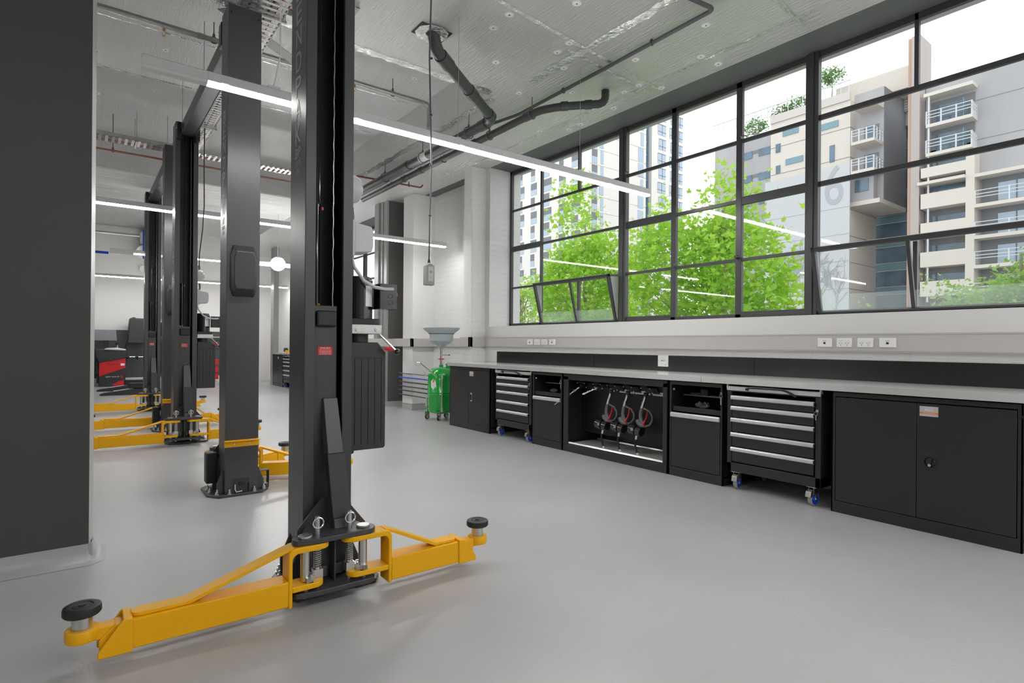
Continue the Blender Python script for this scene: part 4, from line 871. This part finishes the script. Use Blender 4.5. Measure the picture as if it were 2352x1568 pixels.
# hoses/conduits low on the alcove wall
for i,(z,mn,r) in enumerate(((.66,'cable_dark',.008),(.585,'blue',.012),(.505,'conduit_black',.012),(.425,'conduit_black',.012),(.35,'conduit_black',.012),(.27,'conduit_black',.011))):
    m=MB(); m.tube([(4.765,9.75,z),(4.765,8.35,z)],r,10); 
    for y in (9.66,9.35): m.box(4.755,4.81,y,y+.015,z-.014,z-.010)
    col='blue' if mn=='blue' else ('thin grey' if i==0 else 'black')
    tag(m.build('wall_pipe',mn),'%s pipe in the low stack beside the green drainer, %s from the top'%(col,['first','second','third','fourth','fifth','sixth'][i]),'pipe','low pipes on the alcove wall')

# ------------------------------------------------------------------ far end equipment
t=thing('wheel_balancer','red and black wheel balancing machine by the back wall','wheel balancer',(.69,18.5,0))
m=MB(); m.box(-.29,.29,0,.42,.0,.70); m.prism([(-.29,.62),(.29,.74),(.29,.76),(-.29,.70)],'y',0,.42); cab=m.build('cabinet','tank_black',t,bevel=.01)
m=MB(); m.prism([(-.288,.28),(-.288,.66),(.288,.755),(.288,.50)],'y',-.004,.001); m.prism([(.0,.02),(.0,.05),(.13,.14),(.288,.185),(.288,.02)],'y',-.004,.001); m.build('red_panel','red',cab)
m=MB(); m.text('SICAM',.05,face_M('-y',(0,-.0045,.60)),width=.25); m.build('brand_lettering','black',cab)
m=MB(); m.text('SBM WAVE',.03,face_M('-y',(0,-.0045,.265)),width=.30); m.box(.18,.27,-.006,-.004,.56,.62); m.build('model_lettering','white',cab)
m=MB(); m.text('6',.09,face_M('-y',(.205,-.0055,.275)),width=.06); m.build('model_number','red',cab)
m=MB(); m.prism([(-.38,.84),(-.30,.64),(.30,.76),(.31,.98),(-.10,1.01),(-.38,1.0)],'y',-.03,.45); m.build('top_hood','tank_black',t,bevel=.02)
m=MB(); m.prism([(-.2,.99),(.28,.965),(.30,1.0),(.10,1.04),(-.12,1.03)],'y',-.06,.40); m.build('weight_tray','alu',t,bevel=.01)
m=MB(); m.cyl((.10,.1,1.03),(.10,.1,1.11),.03,12); m.build('cone','chrome',t); m=MB(); m.cyl((.10,.1,1.11),(.10,.1,1.18),.036,12); m.build('cone_cap','rubber',t)
m=MB(); m.box(-.20,-.08,.2,.24,1.0,1.25); m.build('monitor_post','black',t); m=MB(); m.prism([(-.50,1.23),(.10,1.23),(.08,1.52),(-.50,1.52)],'y',.15,.19); m.build('monitor','screen',t,bevel=.006)
m=MB(); m.cyl((.30,.2,.79),(.31,.2,.79),.13,24); m.cyl((.31,.2,.79),(.38,.2,.79),.05,16); m.build('shaft_flange','rubber',t)
m=MB(); m.cyl((.38,.2,.79),(.75,.2,.79),.018,12); m.build('shaft','chrome',t); m=MB(); m.cyl((.52,.2,.79),(.59,.2,.79),.055,16); m.cyl((.565,.2,.79),(.58,.2,.79),.085,8); m.build('hub_nut','rubber',t)
m=MB(); m.prism([(.33,1.17),(.80,1.15),(.80,1.84),(.52,1.85),(.47,1.88),(.38,1.84),(.355,1.6)],'y',.0,.45); m.build('wheel_guard','tank_black',t,bevel=.02); m=MB(); m.tube(bend([(.31,.3,.85),(.31,.3,1.14),(.36,.3,1.19),(.80,.3,1.17)],.04),.018,10); m.build('guard_arm','rubber',t)
m=MB(); m.box(-.36,-.29,.05,.35,.35,.70); m.box(-.34,-.29,.05,.35,.10,.30); m.build('weight_bin','rubber',t)
for x,y,l in((.75,15.6,'nearer dark tyre lift ramp on the floor by the balancer'),(.72,16.9,'farther dark tyre lift ramp on the floor by the balancer')):
    t=thing('wheel_ramp',l,'ramp',(x,y,0)); m=MB(); m.prism([(-.40,.0),(-.40,.02),(-.33,.05),(.25,.13),(.75,.13),(.75,.0)],'y',-.12,.12); m.build('frame','tank_black',t,bevel=.006)
    m=MB(); m.prism([(-.15,.083),(.22,.134),(.22,.139),(-.15,.09)],'y',-.10,.10); m.build('roller_plate','plastic_light',t); m=MB(); m.box(.15,.55,-.10,.10,.14,.26); m.build('cover','rubber',t,bevel=.01)
m=MB(); m.box(2.9,3.14,17.9,18.3,.0,.10); m.mi=1
for z in(.16,.36,.56): m.box(2.9,3.14,17.9,18.3,z,z+.16)
tag(m.build('tool_cart',['plastic_light','red'],bevel=.01),'small red drawer cart glimpsed behind the third post','tool cart')
t=thing('hose_reel','white hose reel and grey duct high on the back wall','hose reel',(1.40,18.9,3.70))
m=MB(); m.M=Matrix.Rotation(PI/2,4,'X'); m.lathe((0,0,0),[(.05,-.12),(.19,-.12),(.20,-.09),(.17,-.07),(.17,.07),(.20,.09),(.19,.12),(.05,.12)],24); m.build('drum','white',t)
m=MB(); m.box(-.1,.35,-.2,.2,.22,.50); m.prism([(-.1,.50),(.35,.50),(.35,.71),(.1,.71)],'y',-.2,.2); m.build('duct','galv',t); m=MB(); m.cyl((-.02,-.22,-.2),(-.02,-.22,.6),.02,8); m.build('hose','blue',t)
pipe('back_wall_pipe',[(-2,18.9,4.15),(1.4,18.9,4.15)],.04,'galv','grey pipe high along the back wall','pipe',.05,n=10)
pipe('blue_pipe',[(-2,15.9,3.23),(.50,15.9,3.23)],.03,'blue','blue pipe hanging at the far left below the ceiling','pipe',.05,n=10)
m=MB(); m.lathe((0,0,0),[(0,0),(.10,0),(.12,.03),(.10,.05)],20); m.M=Matrix.Identity(4); m.mi=1; m.lathe((0,0,0),[(0,-.05),(.03,-.045),(.045,-.02),(.05,0)],16); o=m.build('security_camera',['white','black']); o.rotation_euler=(PI/2,0,0); o.location=(1.42,19.19,3.27); tag(o,'small round white security camera on the back wall','camera')
for z,x in((1.36,3.9),(1.12,3.8)):
    m=MB(); m.cyl((x-1.2,19.08,z),(x+.35,19.08,z),.015,8); m.cyl((x+.25,19.08,z),(x+.25,19.16,z),.012,8); m.cyl((x-1.0,19.08,z),(x-1.0,19.16,z),.012,8); tag(m.build('tool_rail','plastic_light'),'%s grey rail on the dark dado at the back'%('upper' if z>1.2 else 'lower'),'rail')

# ------------------------------------------------------------------ outside
m=MB(); m.box(5.7,160,-60,160,-3.1,-3.0); struct(m.build('terrain','ground'),'street level outside')
# right hand apartment block
t=thing('apartment_building','grey and cream apartment block with balconies right of centre outside','building',(75,24,-3)); O=Vector((75,24,-3)); T=Matrix.Translation(-O)
def part(n,mt,*boxes,parent=None,b=0):
    q=MB(); q.M=T
    for bb in boxes: q.box(*bb)
    return q.build(n,mt,parent or t,bevel=b)
part('grey_wing','concrete_grey',(72,90,38.5,47,-3,29.7))
for z in(27.6,24.4,21.2): 
    part('strip_window','glass_blue',(71.9,72.05,41.3,42.6,z-.95,z),(71.9,72.05,38.6,40.4,z-.95,z)); part('band','recess',(71.95,72.05,38.5,42.7,z-.45,z))
part('cream_block','concrete_cream',(71.5,79.2,28.9,38.5,-3,30.2))
for z in(27.0,23.5,20.5,17.4,14.3,11.2,8.1): part('joint','joint',(71.46,71.5,28.9,38.5,z,z+.05),(71.5,79.2,28.86,28.9,z,z+.05))
for a in((71.4,71.6,34.9,36.9,28.15,28.95),(71.4,71.6,34.3,36.5,24.4,25.15),(71.4,71.6,30.2,32.4,27.5,28.25)): part('slot_window','glass_teal',a)
for a in((71.4,71.6,30.6,31.15,23.4,25.4),(71.4,71.6,37.2,37.8,26.3,27.4),(71.4,71.6,37.2,37.75,23.6,24.6)): part('slit_window','glass_blue',a)
part('roof_parapet','concrete_tan',(71.3,71.6,28.9,38.5,30.2,31.2)); part('plant_room','concrete_cream',(75,85,24,32,31,33.5))
rl=MB(); rl.M=T
for y in [29+.9*i for i in range(20)]: rl.box(71.45,71.5,y,y+.08,31.2,32.6)
rl.box(71.4,71.5,28.9,47,32.5,32.6); rl.build('roof_railing','rail',t)
part('bay_wall','concrete_grey',(72.6,79,25.8,28.9,18.1,31)); part('bay_side','recess',(72.6,79.4,25.75,25.8,18.1,31)); part('bay_underside','concrete_cream',(71.3,79.2,25.7,28.9,17.6,18.1)); part('bay_face','concrete_grey',(71.5,72.6,26.4,28.9,18.1,21))
def balcony(x0,x1,y0,y1,z,rail=True,doors=True,wall=None):
    s=part('balcony','concrete_cream',(x0,x1,y0,y1,z,z+.33))
    if rail:
        r=MB(); r.M=T
        for zz in(1.35,1.0,.7): r.box(x0+.04,x0+.09,y0,y1,z+.33+zz-.07,z+.33+zz); r.box(x0,x1,y0+.04,y0+.09,z+.33+zz-.07,z+.33+zz)
        n=3
        for k in range(n+1): yy=y0+(y1-y0-.1)*k/n; r.box(x0+.02,x0+.14,yy,yy+.12,z+.33,z+1.7)
        for k in range(4): xx=x0+(x1-x0-.1)*k/3; r.box(xx,xx+.1,y0+.02,y0+.12,z+.33,z+1.6)
        r.build('railing','rail',s)
    return s
for z in(24.3,21.0): balcony(70,72.6,25.8,28.2,z); part('balcony_door','glass_blue',(72.5,72.62,26.3,27.8,z+.35,z+2.6))
part('balcony_roof','concrete_cream',(70,72.6,25.8,28.2,28.5,28.9))
part('bay_window','glass_blue',(71.4,71.55,26.9,28.3,19.2,20.6))
part('glass_strip','glass_blue',(80,81,24.8,29.4,-3,29.3))
for z in [2+2.95*i for i in range(10)]:
    part('spandrel','glass_teal',(79.9,80.0,24.9,29.3,z,z+.8)); part('floor_line','rail',(79.88,79.95,24.9,29.3,z+.85,z+.92),(79.88,79.95,24.9,29.3,z-.1,z-.03))
part('louvre_block','rail',(78.5,84,24.8,28.5,29.6,32.4))
lv=MB(); lv.M=T
for k in range(9): lv.box(78.42,78.5,24.9,28.4,29.7+k*.3,29.7+k*.3+.1)
lv.build('louvre','plastic_grey',t)
part('wall_over_strip','concrete_grey',(79,82,24.8,28.8,28.0,31.2))
part('brown_fin','brown_fin',(70.3,73.4,21.65,22.7,-3,34.2)); part('fin_side','brown_fin_side',(70.3,73.4,21.55,21.65,-3,34.2),(70.0,70.3,21.55,22.3,-3,34.2))
part('east_wing','concrete_grey',(71.7,90,6,21.5,-3,29.0)); 
for z in(26.2,22.2): part('joint','joint',(71.66,71.7,6,17.2,z,z+.05))
for z in(24.15,21.15): 
    balcony(70,71.7,17.1,21.0,z); part('balcony_recess','recess',(71.6,71.72,17.3,21.0,z+.33,z+3.0)); part('balcony_door','glass_blue',(71.5,71.62,18.2,20.5,z+.35,z+2.5)); part('screen','glass_teal',(70.4,71.5,17.9,17.95,z+.35,z+2.3))
part('balcony_roof','concrete_cream',(70,71.7,17.1,21.2,27.4,27.75))
part('downpipe','rail',(70.1,70.25,20.7,20.85,6,27.4))
part('corner_pier','concrete_cream',(70.0,71.7,16.9,17.6,-3,20.8))
for i,z in enumerate((19.0,15.75,12.7,9.65,6.6,3.5)):
    part('solid_balcony','concrete_cream',(70,71.7,17.6,21.4,z,z+(1.0 if i==0 else 1.55)))
    part('strip_recess','recess',(71.6,71.72,17.6,21.3,z+1.2,z+3.1)); part('strip_glazing','glass_blue',(71.5,71.62,17.7,20.8,z+1.2,z+2.4))
part('canopy_slab','concrete_cream',(69.6,71.7,17.6,21.6,18.2,18.5))
for z in(18.1,15.1,12.0,9.1,6.0):
    balcony(70,72,9,16.9,z,rail=(z<18)); part('flat_recess','recess',(71.6,71.72,9,16.7,z-2.8,z)); part('sliding_door','tower_glass',(71.5,71.62,12.6,15.4,z-2.75,z-.6)); part('door_frame','recess',(71.45,71.5,13.95,14.05,z-2.75,z-.6))
t=thing('banner_wall','tall pale printed banner screen in front of the cream block','banner',(70.5,33,0)); T=Matrix.Translation((-70.5,-33,0))
q=MB(); q.M=T; q.box(70.0,70.15,28.3,38.4,-3,22.3); q.build('sheet','banner',t)
q=MB(); q.M=T
q.text('6',4.6,face_M('-x',(69.98,30.0,20.2)),width=2.0,ext=.02)
rb=random.Random(11)
def branch(y,z,ang,L,w,dep):
    y1=y+math.cos(ang)*L; z1=z+math.sin(ang)*L
    if y1<28.5 or y1>38 or z1>21.8: return
    q.tube([(69.97,y,z),(69.97,(y+y1)/2+rb.uniform(-.1,.1),(z+z1)/2),(69.97,y1,z1)],[w,w*.8,w*.6],4)
    if dep>0:
        for k in range(3): branch(y1,z1,ang+rb.uniform(-.7,.7),L*rb.uniform(.6,.85),w*.62,dep-1)
branch(33.5,-1,PI/2,4.2,.22,5); branch(30.2,1,PI/2,3.0,.14,5); branch(36.2,3,PI/2+.2,3,.12,5)
q.build('print','banner_ink',t)
for z in(4.9,8,11.2,14.3,17.4): 
    q=MB(); q.M=T; q.box(69.97,70.0,28.3,38.4,z,z+.04); q.build('panel_joint','banner_ink',t)
# pale tower at the left
t=thing('tower_block','tall pale residential tower seen through the left window panes','building',(90,90,-3)); T=Matrix.Translation((-90,-90,3))
part('tower_body','tower_white',(81.3,98.6,81.4,125,-3,70)); 
for i in range(20):
    z=3.0+3.2*i
    for x0,x1 in((81.9,83.4),): part('window','recess',(x0,x1,81.3,81.42,z+1.3,z+2.8)); part('window_panel','tower_glass',(x0,x1,81.3,81.42,z,z+1.3))
    a=84.4 if i%3 else 84.0; part('slim_window','tower_glass',(a,85.2,81.3,81.42,z+.2,z+2.9))
    for (y0,y1) in((84,86.6),(88.5,90.5),(93,96),(98,100),(102.5,105),(108,110)):
        yy=y0+(.7 if i%2 else 0); part('side_window','recess',(81.2,81.32,yy,y1,z+1.2,z+2.7)); part('side_panel','tower_glass',(81.2,81.32,yy,y1,z,z+1.2))
    part('slab_line','joint',(81.25,98.6,81.36,81.4,z-.25,z-.22))
for i in range(18):
    z=4+3.4*i; part('face_window','tower_glass',(96.0+(.8 if i%3==0 else 0),97.7,81.3,81.42,z,z+2.9))
part('balcony_box','tower_white',(80.2,81.4,81.4,83.2,20,22.2),(80.2,81.4,81.4,83.2,26.5,28.7),(80.2,81.4,81.4,83.2,13.5,15.7))
part('glass_slot','glass_teal',(98.6,106.1,87,90,-3,75)); 
for xx in(100.5,103.2,105.5): part('blue_mullion','glass_blue',(xx,xx+.5,86.8,87.0,-3,75))
for i in range(21): part('slot_floor','rail',(98.6,106.1,86.9,87.0,3*i+1.0,3*i+1.2))
part('left_glass_wing','glass_teal',(79.5,81.3,112,121,-3,70),(79.2,79.5,116,116.3,-3,70))
t=thing('second_tower','slender pale tower with blue windows behind the first tower','building',(112,92,-3)); T=Matrix.Translation((-112,-92,3))
part('tower_body','tower_white',(106.2,118.4,86,100,-3,90))
for i in range(24):
    z=3+3.45*i
    for j,(x0,x1) in enumerate(((108.4,111.3),(112.8,114.2),(115.3,117.8))):
        dx=(i%2)*.35; w=part('window','tower_glass',(x0+dx,x1,85.9,86.05,z,z+2.5)); part('window_bar','frame',(x0+dx,x1,85.86,85.9,z+.72,z+.8),(x0+dx,x1,85.86,85.9,z+2.42,z+2.52),((x0+x1+dx)/2-.04,(x0+x1+dx)/2+.04,85.86,85.9,z,z+2.5),parent=w)
# trees
LEAF=[(0,0),(.16,-.06),(.42,.02),(.30,.16),(.50,.42),(.24,.40),(.16,.52),(0,.95),(-.16,.52),(-.24,.40),(-.50,.42),(-.30,.16),(-.42,.02),(-.16,-.06)]
def tree(loc,blobs,n,size,label,seed,mn='leaf',trunk=True,gap=.0,name='plane_tree',gp=None):
    t=thing(name,label,'tree',loc,0,gp); r=random.Random(seed); O=Vector(loc)
    vol=[a[3]*a[4]*a[5] for a in blobs]; tot=sum(vol)
    m=MB(); tips=[]
    for bl,v in zip(blobs,vol):
        c=Vector(bl[:3])-O
        nc=max(3,int(n*v/tot/9))
        for _ in range(nc):
            while True:
                p=Vector((r.uniform(-1,1),r.uniform(-1,1),r.uniform(-1,1)))
                if p.length<1: break
            p=p.normalized()*(p.length**.45); cp=c+Vector((p.x*bl[3],p.y*bl[4],p.z*bl[5]))
            if r.random()<.2: tips.append((c,cp))
            for k in range(9):
                q=cp+Vector((r.gauss(0,1),r.gauss(0,1),r.gauss(0,1)))*size*1.15
                s=size*r.uniform(.6,1.15)
                M=Matrix.Translation(q)@Matrix.Rotation(r.uniform(0,2*PI),4,'Z')@Matrix.Rotation(r.gauss(.7,.6),4,'X')@Matrix.Rotation(r.gauss(0,.4),4,'Y')
                m._add([M@Vector((a*s,b*s,.12*s*abs(a)*2)) for a,b in LEAF],[tuple(range(len(LEAF)))])
    m.build('crown',mn,t)
    if trunk:
        b=MB(); zb=min(x[2]-x[5] for x in blobs)-O.z; top=max(x[2] for x in blobs)-O.z
        pts=[Vector((0,0,0)),Vector((.05,.03,top*.4)),Vector((0,-.05,top*.7)),Vector((.03,0,top))]; b.tube(pts,[.14,.10,.06,.02],8); b.build('trunk','bark',t)
        b=MB()
        for c,p in tips[:26]: 
            s=Vector((0,0,max(.2,p.z-.9*abs(p.y)-.3))); mid=(s+p)/2+Vector((r.uniform(-.1,.1),r.uniform(-.1,.1),.1)); b.tube([s,mid,p],[.03,.018,.007],5)
        b.build('branch','bark',t)
    return t
tree((11.2,11.4,-3),[(11.2,11.4,2.6,1.1,1.6,1.5),(11.2,11.8,4.6,.6,.62,1.25),(11.2,10.5,3.3,.8,.8,.9),(11.2,12.6,3.0,.6,.45,.5)],7200,.145,'bright green plane tree outside the left window panes',1)
tree((10,6.35,-3),[(10,6.2,3.9,.5,.42,.75),(10,7.4,2.7,1.0,1.25,1.1),(10,7.9,3.9,.35,.38,.5),(10,6.1,2.6,1.0,.95,1.1),(10,5.35,2.0,.7,.55,.62),(10,5.05,1.5,.6,.6,.35)],7600,.135,'bright green plane tree filling the middle window panes',2)
tree((12,2.3,-3),[(12,2.55,1.75,.8,.75,.55),(12,2.05,2.1,.6,.55,.6),(12,1.75,2.75,.4,.42,.38),(12,3.35,2.35,.25,.22,.13),(12,3.1,1.9,.3,.3,.18)],4600,.088,'paler green tree low in the right window panes',3,'leaf_pale')
tree((12,4.62,-3),[(12,4.62,1.75,.15,.16,.22)],70,.075,'small green treetop at the sill in front of the banner',4,'leaf_pale')
tree((20,36.8,-3),[(24,24.6,3.6,1.2,1.3,1.3)],1600,.16,'green tree glimpsed through the far window past the column',6)
tree((11.5,14.6,-3),[(11.5,14.6,2.4,.7,.6,1.0)],1200,.11,'green tree at the left edge of the long window',7)
for i,(x,y,z,s,l) in enumerate(((73,31.6,31.2,.0,'small roof garden tree on the cream block, tallest one'),(73,35.6,31.2,.0,'small roof garden shrub left of the roof tree'),(73,37.8,30.8,.0,'roof garden shrub at the middle of the grey wing'),(73,41.5,30.2,.0,'leftmost roof garden shrub on the grey wing'))):
    tree((x,y,z-1),[(x,y,z+(3.1 if i==0 else .8),1.0,1.5 if i else 1.2,.9)],700,.26,l,20+i,'leaf_far',name='roof_tree' if i==0 else 'roof_shrub')

# ------------------------------------------------------------------ world, camera, colour
w=bpy.data.worlds.new('w'); SC.world=w; w.use_nodes=True; bg=w.node_tree.nodes['Background']; bg.inputs[0].default_value=(.96,.98,1.0,1); bg.inputs[1].default_value=1.75
F=1302.; A=math.radians(37.30); TH=.00815
fw=Vector((math.sin(A),math.cos(A),0)); rt=Vector((math.cos(A),-math.sin(A),0)); up=Vector((0,0,1))
cx=rt*math.cos(TH)+up*math.sin(TH); cy=up*math.cos(TH)-rt*math.sin(TH)
cam=bpy.data.cameras.new('camera'); co=bpy.data.objects.new('camera',cam); C.objects.link(co)
co.matrix_world=Matrix.Translation((0,0,1.2))@Matrix((cx,cy,-fw)).transposed().to_4x4()
cam.sensor_width=36; cam.lens=F/2352*36; cam.shift_y=8/2352; cam.clip_end=400; cam.clip_start=.05
SC.camera=co
SC.view_settings.view_transform='Standard'; SC.view_settings.look='None'; SC.view_settings.exposure=0.0; SC.view_settings.gamma=1
SC.view_settings.use_curve_mapping=False
